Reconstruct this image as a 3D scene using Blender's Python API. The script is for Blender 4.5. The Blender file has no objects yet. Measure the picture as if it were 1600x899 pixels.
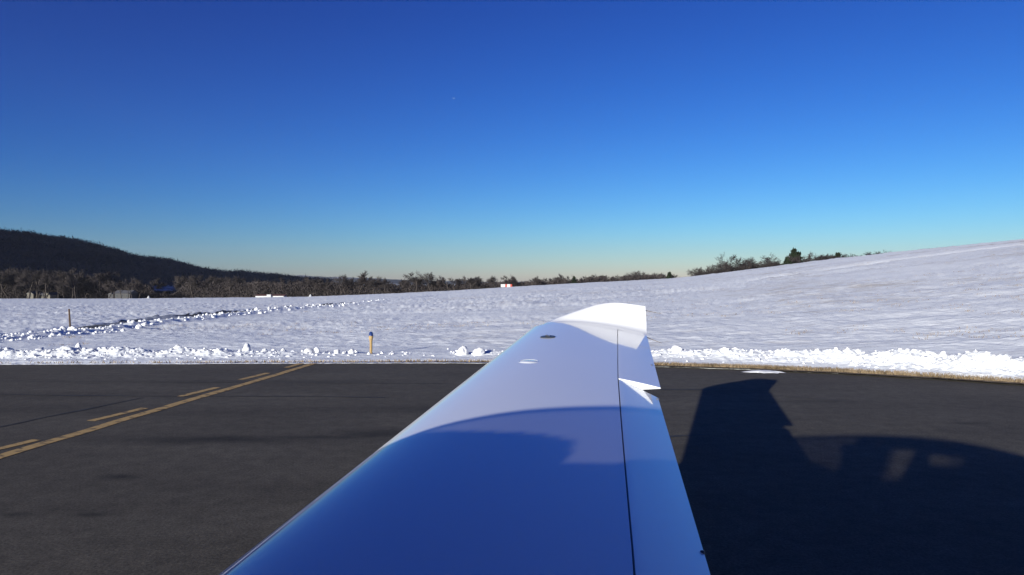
import bpy, bmesh, math, random
import numpy as np
from mathutils import Vector, Matrix

S = bpy.context.scene
COL = S.collection
rng = np.random.default_rng(7)
random.seed(7)

# ------------------------------------------------------------------ camera, sky, sun, exposure
F, HZ, H = 1067.0, 440.0, 1.55          # focal length and horizon row in 1600-px pixels, eye height
cd = bpy.data.cameras.new('camera'); cam = bpy.data.objects.new('camera', cd); COL.objects.link(cam)
cd.sensor_width = 36.0; cd.lens = 36.0 * F / 1600.0
cd.clip_start = 0.01; cd.clip_end = 40000
cam.location = (0, 0, H)
cam.rotation_euler = (math.radians(90) - math.atan((449.5 - HZ) / F), 0, 0)
S.camera = cam

SUN_AZ, SUN_EL = math.radians(31.5), math.radians(12.9)
sun_dir = Vector((math.sin(SUN_AZ) * math.cos(SUN_EL), math.cos(SUN_AZ) * math.cos(SUN_EL), -math.sin(SUN_EL)))
W = bpy.data.worlds.new('World'); S.world = W; W.use_nodes = True
nt = W.node_tree; nt.nodes.clear()
sky = nt.nodes.new('ShaderNodeTexSky'); sky.sky_type = 'NISHITA'; sky.sun_disc = False
sky.sun_elevation = SUN_EL; sky.sun_rotation = SUN_AZ + math.pi
sky.altitude = 300; sky.air_density = 1.0; sky.dust_density = 0.2; sky.ozone_density = 4.0
# the photograph's strong blue grading, one curve per channel over the whole sky
sep = nt.nodes.new('ShaderNodeSeparateColor'); com = nt.nodes.new('ShaderNodeCombineColor'); nt.links.new(sky.outputs[0], sep.inputs[0])
for ch, (gamma, gain) in enumerate(((2.5, 0.0066), (1.95, 0.0150), (1.38, 0.0510))):
    mn = nt.nodes.new('ShaderNodeMath'); mn.operation = 'MINIMUM'; mn.inputs[1].default_value = 9.0
    pw = nt.nodes.new('ShaderNodeMath'); pw.operation = 'POWER'; pw.inputs[1].default_value = gamma
    ml = nt.nodes.new('ShaderNodeMath'); ml.operation = 'MULTIPLY'; ml.inputs[1].default_value = gain * 6.1
    nt.links.new(sep.outputs[ch], mn.inputs[0]); nt.links.new(mn.outputs[0], pw.inputs[0]); nt.links.new(pw.outputs[0], ml.inputs[0]); nt.links.new(ml.outputs[0], com.inputs[ch])
bg = nt.nodes.new('ShaderNodeBackground'); bg.inputs['Strength'].default_value = 0.1
wo = nt.nodes.new('ShaderNodeOutputWorld')
nt.links.new(com.outputs[0], bg.inputs[0]); nt.links.new(bg.outputs[0], wo.inputs[0])
sl = bpy.data.lights.new('sun', 'SUN'); sl.energy = 3.5; sl.angle = math.radians(0.5); sl.color = (1.0, 0.98, 0.90)
so = bpy.data.objects.new('sun', sl); COL.objects.link(so)
so.rotation_euler = sun_dir.to_track_quat('-Z', 'Y').to_euler(); so.location = (-20, -30, 30)
S.view_settings.view_transform = 'Standard'; S.view_settings.look = 'None'
S.view_settings.gamma = 1.0; S.view_settings.use_curve_mapping = False
S.view_settings.exposure = 1.02
S.render.engine = 'CYCLES'
S.cycles.use_denoising = True
S.cycles.max_bounces = 8; S.cycles.transparent_max_bounces = 16

# ------------------------------------------------------------------ helpers
def tag(o, label=None, cat=None, group=None, kind=None):
    if label: o['label'] = label
    if cat: o['category'] = cat
    if group: o['group'] = group
    if kind: o['kind'] = kind
    return o

def mesh_obj(name, verts, faces, mat=None, parent=None, smooth=False):
    me = bpy.data.meshes.new(name)
    verts = np.asarray(verts, dtype=np.float64).reshape(-1, 3)
    me.from_pydata(verts.tolist(), [], [tuple(int(i) for i in f) for f in faces])
    me.update()
    if smooth: me.polygons.foreach_set('use_smooth', [True] * len(me.polygons))
    o = bpy.data.objects.new(name, me); COL.objects.link(o)
    if mat: me.materials.append(mat)
    if parent: o.parent = parent
    return o

def fast_mesh(name, verts, faces, mat=None, parent=None, smooth=False):
    """faces: (n,k) int array, all same size"""
    verts = np.asarray(verts, dtype=np.float32); faces = np.asarray(faces, dtype=np.int32)
    n, k = faces.shape
    me = bpy.data.meshes.new(name)
    me.vertices.add(len(verts)); me.vertices.foreach_set('co', verts.ravel())
    me.loops.add(n * k); me.loops.foreach_set('vertex_index', faces.ravel())
    me.polygons.add(n); me.polygons.foreach_set('loop_start', np.arange(0, n * k, k, dtype=np.int32))
    me.polygons.foreach_set('loop_total', np.full(n, k, dtype=np.int32))
    if smooth: me.polygons.foreach_set('use_smooth', np.ones(n, dtype=bool))
    me.update(calc_edges=True); me.validate()
    o = bpy.data.objects.new(name, me); COL.objects.link(o)
    if mat: me.materials.append(mat)
    if parent: o.parent = parent
    return o

def grid_faces(nu, nv, wrap=False):
    i, j = np.meshgrid(np.arange(nu - 1), np.arange(nv if wrap else nv - 1), indexing='ij')
    j2 = (j + 1) % nv
    return np.stack([i * nv + j, (i + 1) * nv + j, (i + 1) * nv + j2, i * nv + j2], -1).reshape(-1, 4)

def _hash(ix, iy, seed):
    h = (ix.astype(np.int64) * 374761393 + iy.astype(np.int64) * 668265263 + seed * 1442695041) & 0xFFFFFFFF
    h = ((h ^ (h >> 13)) * 1274126177) & 0xFFFFFFFF
    h = h ^ (h >> 16)
    return (h & 0xFFFF) / 65535.0

def vnoise(x, y, seed=0):
    x = np.asarray(x, float); y = np.asarray(y, float)
    ix, iy = np.floor(x), np.floor(y); fx, fy = x - ix, y - iy
    fx = fx * fx * (3 - 2 * fx); fy = fy * fy * (3 - 2 * fy)
    a, b = _hash(ix, iy, seed), _hash(ix + 1, iy, seed); c, d = _hash(ix, iy + 1, seed), _hash(ix + 1, iy + 1, seed)
    return (a * (1 - fx) + b * fx) * (1 - fy) + (c * (1 - fx) + d * fx) * fy - 0.5

def fbm(x, y, oct=4, seed=0):
    s = 0; a = 1.0
    for k in range(oct):
        s = s + a * vnoise(x * 2 ** k, y * 2 ** k, seed + k); a *= 0.5
    return s

def sstep(a, b, x):
    t = np.clip((x - a) / (b - a), 0, 1); return t * t * (3 - 2 * t)

# ------------------------------------------------------------------ materials
def mat(name, col, rough=0.8, spec=0.3):
    m = bpy.data.materials.new(name); m.use_nodes = True
    b = m.node_tree.nodes['Principled BSDF']
    b.inputs['Base Color'].default_value = (*col, 1); b.inputs['Roughness'].default_value = rough
    b.inputs['Specular IOR Level'].default_value = spec
    return m

def N(m, t, **kw):
    n = m.node_tree.nodes.new(t)
    for k, v in kw.items():
        if k in n.inputs: n.inputs[k].default_value = v
        else: setattr(n, k, v)
    return n

def L(m, a, b): m.node_tree.links.new(a, b)

def noisy(m, scale, c1, c2, lo=0.35, hi=0.65, detail=6, stretch=None, bump=0.0, bscale=None, bdist=0.02):
    b = m.node_tree.nodes['Principled BSDF']
    tc = N(m, 'ShaderNodeTexCoord'); mp = N(m, 'ShaderNodeMapping')
    if stretch: mp.inputs['Scale'].default_value = stretch
    L(m, tc.outputs['Object'], mp.inputs[0])
    no = N(m, 'ShaderNodeTexNoise', Scale=scale, Detail=detail); L(m, mp.outputs[0], no.inputs['Vector'])
    r = N(m, 'ShaderNodeValToRGB'); r.color_ramp.elements[0].position = lo; r.color_ramp.elements[1].position = hi
    r.color_ramp.elements[0].color = (*c1, 1); r.color_ramp.elements[1].color = (*c2, 1)
    L(m, no.outputs[0], r.inputs[0]); L(m, r.outputs[0], b.inputs['Base Color'])
    if bump:
        n2 = N(m, 'ShaderNodeTexNoise', Scale=bscale or scale * 4, Detail=5); L(m, tc.outputs['Object'], n2.inputs['Vector'])
        bp = N(m, 'ShaderNodeBump', Strength=bump, Distance=bdist); L(m, n2.outputs[0], bp.inputs['Height']); L(m, bp.outputs[0], b.inputs['Normal'])
    return r, mp

# glossy white aircraft paint
M_paint = mat('white_paint', (0.88, 0.88, 0.87), 0.42, 0.5)
pb = M_paint.node_tree.nodes['Principled BSDF']
pb.inputs['Coat Weight'].default_value = 1.0; pb.inputs['Coat IOR'].default_value = 2.1; pb.inputs['Coat Roughness'].default_value = 0.035
tc = N(M_paint, 'ShaderNodeTexCoord')
no = N(M_paint, 'ShaderNodeTexNoise', Scale=2.5, Detail=8); L(M_paint, tc.outputs['Object'], no.inputs['Vector'])
rr = N(M_paint, 'ShaderNodeMapRange'); rr.inputs['To Min'].default_value = 0.02; rr.inputs['To Max'].default_value = 0.07
L(M_paint, no.outputs[0], rr.inputs[0]); L(M_paint, rr.outputs[0], pb.inputs['Coat Roughness'])
M_gap = mat('seal_black', (0.02, 0.02, 0.022), 0.6)
M_cap = mat('fuel_cap_metal', (0.06, 0.065, 0.075), 0.35, 0.5)
M_steel = mat('steel', (0.5, 0.5, 0.5), 0.3); M_steel.node_tree.nodes['Principled BSDF'].inputs['Metallic'].default_value = 0.9
M_wick = mat('wick_brown', (0.16, 0.13, 0.10), 0.6)
M_rubber = mat('rubber', (0.02, 0.02, 0.02), 0.7)
M_seat = mat('seat_fabric', (0.05, 0.048, 0.045), 0.9)
M_lining = mat('cabin_lining', (0.12, 0.12, 0.12), 0.9)
M_glass = bpy.data.materials.new('tinted_canopy'); M_glass.use_nodes = True
gn = M_glass.node_tree; gn.nodes.clear()
g_o = gn.nodes.new('ShaderNodeOutputMaterial'); g_t = gn.nodes.new('ShaderNodeBsdfTransparent'); g_g = gn.nodes.new('ShaderNodeBsdfGlossy')
g_m = gn.nodes.new('ShaderNodeMixShader'); g_f = gn.nodes.new('ShaderNodeFresnel'); g_f.inputs[0].default_value = 1.05
g_t.inputs[0].default_value = (0.44, 0.44, 0.46, 1); g_g.inputs['Roughness'].default_value = 0.02
gn.links.new(g_f.outputs[0], g_m.inputs[0]); gn.links.new(g_t.outputs[0], g_m.inputs[1]); gn.links.new(g_g.outputs[0], g_m.inputs[2]); gn.links.new(g_m.outputs[0], g_o.inputs[0])

# snow with dry grass showing through
M_snow = mat('snow', (0.85, 0.85, 0.87), 0.7, 0.25)
b = M_snow.node_tree.nodes['Principled BSDF']
tc = N(M_snow, 'ShaderNodeTexCoord')
n1 = N(M_snow, 'ShaderNodeTexNoise', Scale=0.09, Detail=7, Roughness=0.65); L(M_snow, tc.outputs['Object'], n1.inputs['Vector'])
n2 = N(M_snow, 'ShaderNodeTexNoise', Scale=1.7, Detail=6, Roughness=0.7)
mp2 = N(M_snow, 'ShaderNodeMapping'); mp2.inputs['Scale'].default_value = (0.45, 1.0, 1.0); L(M_snow, tc.outputs['Object'], mp2.inputs[0]); L(M_snow, mp2.outputs[0], n2.inputs['Vector'])
mu = N(M_snow, 'ShaderNodeMath', operation='MULTIPLY'); L(M_snow, n1.outputs[0], mu.inputs[0]); L(M_snow, n2.outputs[0], mu.inputs[1])
r1 = N(M_snow, 'ShaderNodeValToRGB'); r1.color_ramp.elements[0].position = 0.26; r1.color_ramp.elements[1].position = 0.45
L(M_snow, mu.outputs[0], r1.inputs[0])
mxs = N(M_snow, 'ShaderNodeMath', operation='MULTIPLY'); mxs.inputs[1].default_value = 0.55; L(M_snow, r1.outputs[0], mxs.inputs[0])
# the verge and the cleared track are kept free of grass by the mesh attribute
at = N(M_snow, 'ShaderNodeAttribute'); at.attribute_name = 'grassy'
mx2 = N(M_snow, 'ShaderNodeMath', operation='MULTIPLY'); L(M_snow, mxs.outputs[0], mx2.inputs[0]); L(M_snow, at.outputs['Fac'], mx2.inputs[1])
mix = N(M_snow, 'ShaderNodeMix', data_type='RGBA'); mix.inputs[6].default_value = (0.87, 0.885, 0.885, 1); mix.inputs[7].default_value = (0.34, 0.25, 0.15, 1)
L(M_snow, mx2.outputs[0], mix.inputs[0]); L(M_snow, mix.outputs[2], b.inputs['Base Color'])
nb = N(M_snow, 'ShaderNodeTexNoise', Scale=5.0, Detail=6, Roughness=0.65); L(M_snow, mp2.outputs[0], nb.inputs['Vector'])
bp = N(M_snow, 'ShaderNodeBump', Strength=0.85, Distance=0.07); L(M_snow, nb.outputs[0], bp.inputs['Height']); L(M_snow, bp.outputs[0], b.inputs['Normal'])
M_chunk = mat('ploughed_snow', (0.88, 0.88, 0.89), 0.75, 0.25)
noisy(M_chunk, 6, (0.66, 0.66, 0.68), (0.80, 0.80, 0.81), bump=0.4, bscale=14, bdist=0.02)

# asphalt
M_asph = mat('asphalt', (0.06, 0.06, 0.06), 0.85, 0.25)
b = M_asph.node_tree.nodes['Principled BSDF']
tc = N(M_asph, 'ShaderNodeTexCoord')
mpa = N(M_asph, 'ShaderNodeMapping'); mpa.inputs['Scale'].default_value = (0.35, 1.0, 1.0); mpa.inputs['Rotation'].default_value = (0, 0, 0.06); L(M_asph, tc.outputs['Object'], mpa.inputs[0])
na = N(M_asph, 'ShaderNodeTexNoise', Scale=0.9, Detail=7, Roughness=0.6); L(M_asph, mpa.outputs[0], na.inputs['Vector'])
ra = N(M_asph, 'ShaderNodeValToRGB'); ra.color_ramp.elements[0].position = 0.3; ra.color_ramp.elements[1].position = 0.7
ra.color_ramp.elements[0].color = (0.057, 0.049, 0.038, 1); ra.color_ramp.elements[1].color = (0.090, 0.079, 0.062, 1); L(M_asph, na.outputs[0], ra.inputs[0])
ng = N(M_asph, 'ShaderNodeTexNoise', Scale=55, Detail=4, Roughness=0.8); L(M_asph, tc.outputs['Object'], ng.inputs['Vector'])
rg = N(M_asph, 'ShaderNodeMapRange'); rg.inputs['From Min'].default_value = 0.3; rg.inputs['From Max'].default_value = 0.7; rg.inputs['To Min'].default_value = 0.4; rg.inputs['To Max'].default_value = 1.75
L(M_asph, ng.outputs[0], rg.inputs[0])
mm = N(M_asph, 'ShaderNodeMix', data_type='RGBA', blend_type='MULTIPLY'); mm.inputs[0].default_value = 1.0
sepa = N(M_asph, 'ShaderNodeSeparateXYZ'); L(M_asph, tc.outputs['Object'], sepa.inputs[0])
nw = N(M_asph, 'ShaderNodeTexNoise', Scale=1.6, Detail=5); L(M_asph, tc.outputs['Object'], nw.inputs['Vector'])
def math_(op, a, b_):
    n = N(M_asph, 'ShaderNodeMath', operation=op)
    for k, q in enumerate((a, b_)):
        if isinstance(q, (int, float)): n.inputs[k].default_value = q
        else: L(M_asph, q, n.inputs[k])
    return n.outputs[0]
total = None
for (px, py, sx, sy, amt) in ((330, 688, 1.0, 0.17, 0.62), (480, 684, 0.8, 0.10, 0.5), (590, 678, 0.45, 0.22, 0.6), (185, 746, 0.16, 0.07, 0.6), (140, 806, 0.12, 0.05, 0.65), (20, 805, 0.12, 0.04, 0.5), (1515, 662, 0.2, 0.06, 0.5), (700, 640, 1.2, 0.25, 0.3),
                              (1250, 628, 0.9, 0.10, 0.3), (440, 596, 1.8, 0.18, 0.25), (60, 640, 1.4, 0.3, 0.2)):
    d_ = H * F / (py - HZ); x0_, y0_ = (px - 800) / F * d_, d_
    wob = math_('MULTIPLY', math_('SUBTRACT', nw.outputs[0], 0.5), 1.6)
    ex = math_('DIVIDE', math_('SUBTRACT', sepa.outputs[0], x0_), sx); ey = math_('ADD', math_('DIVIDE', math_('SUBTRACT', sepa.outputs[1], y0_), sy), wob)
    rr_ = math_('ADD', math_('MULTIPLY', ex, ex), math_('MULTIPLY', ey, ey))
    st_ = math_('MULTIPLY', math_('POWER', 2.718, math_('MULTIPLY', rr_, -1.0)), amt)
    total = st_ if total is None else math_('MAXIMUM', total, st_)
fac = math_('SUBTRACT', 1.0, total)
ms = N(M_asph, 'ShaderNodeMix', data_type='RGBA', blend_type='MULTIPLY'); ms.inputs[0].default_value = 1.0
nm = N(M_asph, 'ShaderNodeTexNoise', Scale=7, Detail=8, Roughness=0.75); L(M_asph, tc.outputs['Object'], nm.inputs['Vector'])
rm = N(M_asph, 'ShaderNodeMapRange'); rm.inputs['From Min'].default_value = 0.3; rm.inputs['From Max'].default_value = 0.7; rm.inputs['To Min'].default_value = 0.68; rm.inputs['To Max'].default_value = 1.32; L(M_asph, nm.outputs[0], rm.inputs[0])
fac = math_('MULTIPLY', fac, rm.outputs[0])
L(M_asph, ra.outputs[0], ms.inputs[6]); L(M_asph, fac, ms.inputs[7])
L(M_asph, ms.outputs[2], mm.inputs[6]); L(M_asph, rg.outputs[0], mm.inputs[7]); L(M_asph, mm.outputs[2], b.inputs['Base Color'])
bpa = N(M_asph, 'ShaderNodeBump', Strength=0.5, Distance=0.006); L(M_asph, ng.outputs[0], bpa.inputs['Height']); L(M_asph, bpa.outputs[0], b.inputs['Normal'])
M_tar = mat('tar', (0.022, 0.022, 0.023), 0.7, 0.3); noisy(M_tar, 8, (0.024, 0.0235, 0.023), (0.046, 0.045, 0.043), bump=0.4, bscale=60, bdist=0.005)
M_yel = mat('worn_yellow_paint', (0.36, 0.21, 0.06), 0.8)
noisy(M_yel, 11, (0.14, 0.105, 0.06), (0.44, 0.29, 0.115), lo=0.33, hi=0.5, detail=9)
M_track = mat('asphalt_shaded_snow', (0.1, 0.1, 0.1), 0.8)
noisy(M_track, 0.22, (0.06, 0.062, 0.066), (0.34, 0.36, 0.40), lo=0.45, hi=0.62, detail=8)  # asphalt mixed with a bluish tone that stands for shadow on snow
M_turf = mat('dry_turf', (0.3, 0.2, 0.11), 0.95, 0.1)
noisy(M_turf, 7, (0.11, 0.08, 0.05), (0.30, 0.235, 0.16), bump=0.6, bscale=30, bdist=0.03)
M_grass = mat('dry_grass', (0.33, 0.23, 0.12), 0.95, 0.1); noisy(M_grass, 3, (0.17, 0.125, 0.075), (0.36, 0.27, 0.17))
M_bark = mat('grey_brown_bark', (0.085, 0.068, 0.056), 0.95, 0.1); noisy(M_bark, 1.5, (0.04, 0.033, 0.030), (0.075, 0.062, 0.054))
M_twig = mat('brown_twigs', (0.075, 0.056, 0.046), 0.95, 0.1); noisy(M_twig, 0.25, (0.040, 0.034, 0.034), (0.076, 0.063, 0.059))
M_need = mat('dark_needles', (0.018, 0.026, 0.016), 0.9, 0.1); noisy(M_need, 0.8, (0.012, 0.018, 0.012), (0.03, 0.04, 0.022))
M_wood = mat('stake_wood', (0.10, 0.06, 0.035), 0.9); noisy(M_wood, 12, (0.07, 0.042, 0.025), (0.15, 0.09, 0.05), stretch=(1, 1, 0.1))
M_lpost = mat('yellow_post', (0.62, 0.33, 0.05), 0.6); noisy(M_lpost, 10, (0.34, 0.22, 0.09), (0.42, 0.29, 0.13))
M_blue = mat('blue_lens', (0.02, 0.045, 0.16), 0.2, 0.5)
M_red = mat('red_panel', (0.38, 0.06, 0.04), 0.6); M_white = mat('white_panel', (0.5, 0.5, 0.49), 0.6)
M_roofred = mat('dull_red_roof', (0.13, 0.055, 0.045), 0.8); M_roof = mat('grey_roof', (0.09, 0.09, 0.10), 0.85)
M_cream = mat('cream_siding', (0.15, 0.135, 0.11), 0.85); M_greyw = mat('grey_siding', (0.07, 0.067, 0.066), 0.85); M_pane = mat('dark_pane', (0.02, 0.025, 0.03), 0.1, 0.5)
M_clear = mat('snowy_meadow', (0.4, 0.4, 0.4), 0.9); noisy(M_clear, 0.12, (0.2, 0.19, 0.18), (0.55, 0.55, 0.54))
M_htw = mat('hill_twigs', (0.09, 0.075, 0.075), 0.95, 0.1); noisy(M_htw, 0.02, (0.06, 0.05, 0.052), (0.13, 0.105, 0.10))
M_hill = mat('forest_floor', (0.05, 0.048, 0.05), 0.95, 0.1); noisy(M_hill, 0.02, (0.035, 0.032, 0.034), (0.075, 0.072, 0.078))
M_far = mat('far_wooded_hill', (0.06, 0.065, 0.07), 0.95, 0.1)
noisy(M_far, 0.004, (0.045, 0.048, 0.052), (0.55, 0.56, 0.6), lo=0.56, hi=0.66, stretch=(0.5, 1, 1))

# ------------------------------------------------------------------ the ground
EDGE = np.array([(-70, 12.4), (-30, 12.5), (-9.5, 12.70), (-4.8, 12.86), (-1.5, 12.95), (0, 12.88), (1.4, 12.70), (2.7, 12.40), (4.1, 12.02), (5.4, 11.52), (6.7, 10.88), (7.7, 10.24),
                 (9.3, 9.0), (11.2, 6.9), (12.8, 4.0), (13.8, 0.0), (14.5, -12), (14, -34), (-70, -40)], float)

def edge_r(az):
    d = np.stack([np.sin(az), np.cos(az)], -1)
    best = np.full(az.shape, 1e9)
    n = len(EDGE)
    for k in range(n):
        a, bb = EDGE[k], EDGE[(k + 1) % n]; e = bb - a
        den = d[..., 0] * e[1] - d[..., 1] * e[0]
        den = np.where(np.abs(den) < 1e-12, 1e-12, den)
        t = (a[0] * e[1] - a[1] * e[0]) / den
        u = (a[0] * d[..., 1] - a[1] * d[..., 0]) / den
        ok = (t > 0) & (u >= -1e-9) & (u <= 1 + 1e-9)
        best = np.where(ok & (t < best), t, best)
    return best

_cx = np.array([-400, 0, 200, 400, 480, 600, 700, 800, 900, 1000, 1045, 1090, 1150, 1200, 1250, 1300, 1400, 1500, 1600, 1900], float)
_cy = np.array([467, 467, 467, 465, 464, 459.5, 455, 448.5, 443, 438, 435.5, 431, 424, 417.5, 411, 405, 394, 384, 374, 350], float)
_caz = np.arctan((_cx - 800) / F)
_ce = -(_cy - HZ) / F * np.cos(_caz)                 # tan of the crest's elevation
_tab_az = np.concatenate([[-math.pi, -2.2, -1.4], _caz, [1.3, 2.0, math.pi]])
_tab_e = np.concatenate([[-0.012, -0.012, -0.018], _ce, [0.03, -0.012, -0.012]])
_tab_D = np.interp(_tab_az, [-math.pi, -1.2, -0.64, -0.36, 0.0, 0.3, 0.64, 1.3, math.pi], [300, 300, 270, 260, 190, 150, 115, 140, 300])

# the cleared service track on the left, in plan
def pix_flat(px, py): 
    d = H * F / (py - HZ); return ((px - 800) / F * d, d)

def base_height(az, r, re):
    e = np.interp(az, _tab_az, _tab_e); D = np.interp(az, _tab_az, _tab_D)
    zc = H + e * D
    v = r - re
    u = np.clip(v / (D - re), 0, 1)
    z = zc * u
    over = np.clip(r - D, 0, None)
    low = -14.0
    z = np.where(over > 0, low + (zc - low) * np.exp(-over / 260.0 - (over / 900.0) ** 2), z)
    return z, v, D

_track_pix = [(-330, 556), (-150, 540), (0, 527.5), (53, 522), (100, 517), (160, 511), (200, 507.5), (267, 499.8), (330, 493), (400, 486.8), (480, 480), (560, 473), (640, 464.5), (720, 456)]

def ground_z(x, y):
    az = np.arctan2(x, y); r = np.hypot(x, y)
    z, v, D = base_height(az, r, edge_r(az))
    return z

def on_ground(px, py, zoff=0.0):
    """where the view ray through a photo pixel meets the base terrain"""
    t = np.geomspace(3, 1500, 6000)
    x = (px - 800) / F * t; y = t; z = H - (py - HZ) / F * t
    hit = np.nonzero(z <= ground_z(x, y) + zoff)[0]
    k = hit[0] if len(hit) else -1
    return float(x[k]), float(y[k]), float(z[k])

TRACK = np.array([on_ground(*p)[:2] for p in _track_pix])

def track_dist(x, y):
    """signed distance to the track line: positive on the far side"""
    best = np.full(np.shape(x), 1e9); sgn = np.ones(np.shape(x))
    for k in range(len(TRACK) - 1):
        a, bb = TRACK[k], TRACK[k + 1]; e = bb - a; l2 = e @ e
        t = np.clip(((x - a[0]) * e[0] + (y - a[1]) * e[1]) / l2, 0, 1)
        dx, dy = x - a[0] - t * e[0], y - a[1] - t * e[1]
        d = np.hypot(dx, dy); s = np.sign(e[0] * dy - e[1] * dx)
        m = d < best; best = np.where(m, d, best); sgn = np.where(m, s, sgn)
    return best * sgn

TRACK2 = np.array([on_ground(*p)[:2] for p in [(860, 474), (930, 467), (1000, 461), (1100, 449), (1200, 434.5), (1300, 419.5), (1400, 406), (1500, 393.5), (1600, 382), (1700, 373)]])
def line_dist(x, y, T):
    best = np.full(np.shape(x), 1e9)
    for k in range(len(T) - 1):
        a, e = T[k], T[k + 1] - T[k]; t = np.clip(((x - a[0]) * e[0] + (y - a[1]) * e[1]) / (e @ e), 0, 1)
        best = np.minimum(best, np.hypot(x - a[0] - t * e[0], y - a[1] - t * e[1]))
    return best

def bank_height(px_like):
    """height of the ploughed bank along the taxiway edge as a function of azimuth"""
    return np.interp(px_like, [-400, 0, 130, 240, 330, 430, 480, 560, 700, 760, 1000, 1060, 1200, 1350, 1600, 1800],
                     [0.16, 0.145, 0.13, 0.115, 0.095, 0.065, 0.03, 0.015, 0.015, 0.04, 0.07, 0.09, 0.11, 0.15, 0.19, 0.20])

def terrain_z(x, y, detail=True):
    az = np.arctan2(x, y); r = np.hypot(x, y); re = edge_r(az)
    z, v, D = base_height(az, r, re)
    pl = 800 + F * np.tan(np.clip(az, -1.2, 1.2))
    front = sstep(1.5, 1.15, np.abs(az))
    # ragged edge of the thin snow, smooth scraped strip, then the bank
    z = z + 0.035 * sstep(0.02, 0.35, v)
    bc = 1.45 + 0.25 * vnoise(pl / 90, pl * 0, 5) - 0.35 * sstep(1000, 1500, pl)
    w = 0.42
    bh = bank_height(pl) * np.exp(-((v - bc) / w) ** 2) * (1 + 0.9 * fbm(x * 2.3, y * 2.3, 3, 11)) * front
    lump = np.exp(-((v - bc) / 0.6) ** 2) * front * bank_height(pl)
    z = z + bh + lump * 0.9 * np.abs(fbm(x * 6, y * 6, 3, 21))
    # open field: drifts, hummocks
    op = sstep(2.0, 4.5, v)
    amp = 1 - sstep(0.75, 1.0, v / (D - re))
    calm = 0.40 + 0.55 * sstep(-0.25, 0.25, fbm(x * 0.07, y * 0.12, 3, 71))
    z = z + op * calm * (0.06 * fbm(x * 0.5, y * 1.0, 4, 31) + 0.04 * np.abs(fbm(x * 1.3, y * 1.9, 3, 35)) + 0.10 * amp * fbm(x * 0.11, y * 0.2, 3, 41) + 0.028 * fbm(x * 3.2, y * 3.2, 3, 51)) * np.clip(r / 20, 1, 2.2)
    # cleared track: near bank and trench
    td = track_dist(x, y)
    sc = np.clip(np.hypot(x, y) / 24.0, 0.8, 3.0)
    tr = np.exp(-((td + 0.95 * sc) / (0.34 * sc)) ** 2) * 0.085 * sc * (1 + 0.7 * fbm(x * 3.5, y * 3.5, 3, 61))
    tr = tr - 0.05 * sc * sstep(-0.45, -0.1, td / sc) * sstep(0.95, 0.75, td / sc)
    fade = 1 - 0.55 * sstep(300, 640, pl)
    z = z + np.where(np.abs(td) < 4 * sc, tr, 0) * fade * sstep(3, 5, v)
    t2 = line_dist(x, y, TRACK2); w2 = np.clip(r / 40.0, 0.5, 3.0)
    z = z - 0.22 * w2 * np.exp(-(t2 / (0.9 * w2)) ** 2) * sstep(4, 8, v)
    return z, v, td, sc

azs = np.concatenate([np.linspace(-math.pi, -0.75, 120, endpoint=False), np.linspace(-0.75, 0.75, 1300, endpoint=False), np.linspace(0.75, math.pi, 121)])
vs = np.concatenate([[-0.12, 0.0], np.arange(0.04, 3.2, 0.045), 3.2 + np.cumsum(0.06 * 1.028 ** np.arange(190))])
vmax = vs[-1]
vs = np.concatenate([vs, np.geomspace(vmax * 1.06, 5400, 40)])
AZ, V = np.meshgrid(azs, vs, indexing='ij')
RE = edge_r(AZ); edge_wob = 0.05 * fbm(AZ * 60, AZ * 0 + 3, 3, 3)
R = RE + V + np.where(V < 0.5, edge_wob, edge_wob * np.clip(1 - (V - 0.5), 0, 1))
X, Y = R * np.sin(AZ), R * np.cos(AZ)
Z, VV, TD, SC = terrain_z(X, Y)
Z = np.where(V <= -0.1, -0.05, np.where(V <= 0.001, 0.006, np.maximum(Z, 0.012 - 0.02 * (V > 2) * 0) if False else Z))
pl = 800 + F * np.tan(np.clip(AZ, -1.2, 1.2))
field = fast_mesh('snow_field', np.stack([X, Y, Z], -1).reshape(-1, 3), grid_faces(len(azs), len(vs))[:, ::-1], M_snow, smooth=True)
ga = field.data.attributes.new('grassy', 'FLOAT', 'POINT')
gr = sstep(2.0, 3.2, VV) * np.where(np.abs(TD) < 1.2 * SC, 0.0, 1.0) * (0.55 + 0.75 * sstep(500, 1300, pl))
gr = gr + 0.9 * sstep(0.8, 1.0, R / np.interp(AZ, _tab_az, _tab_D)) * sstep(900, 1300, pl)
ga.data.foreach_set('value', gr.astype(np.float32).ravel())
tag(field, kind='structure')

# taxiway sheet
tv = [(x, y, 0.0) for x, y in EDGE * np.array([1.0, 1.0])]
def offset_poly(P, d):
    c = P.mean(0); out = []
    n = len(P)
    for k in range(n):
        t = P[(k + 1) % n] - P[k - 1]; nn = np.array([t[1], -t[0]]); nn /= np.linalg.norm(nn)
        if nn @ (P[k] - c) < 0: nn = -nn
        out.append(P[k] + d * nn)
    return np.array(out)
TP = offset_poly(EDGE, 0.6)
taxi = mesh_obj('taxiway', [(x, y, 0.0) for x, y in TP], [tuple(range(len(TP)))[::-1]], M_asph); tag(taxi, kind='structure')

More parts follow.
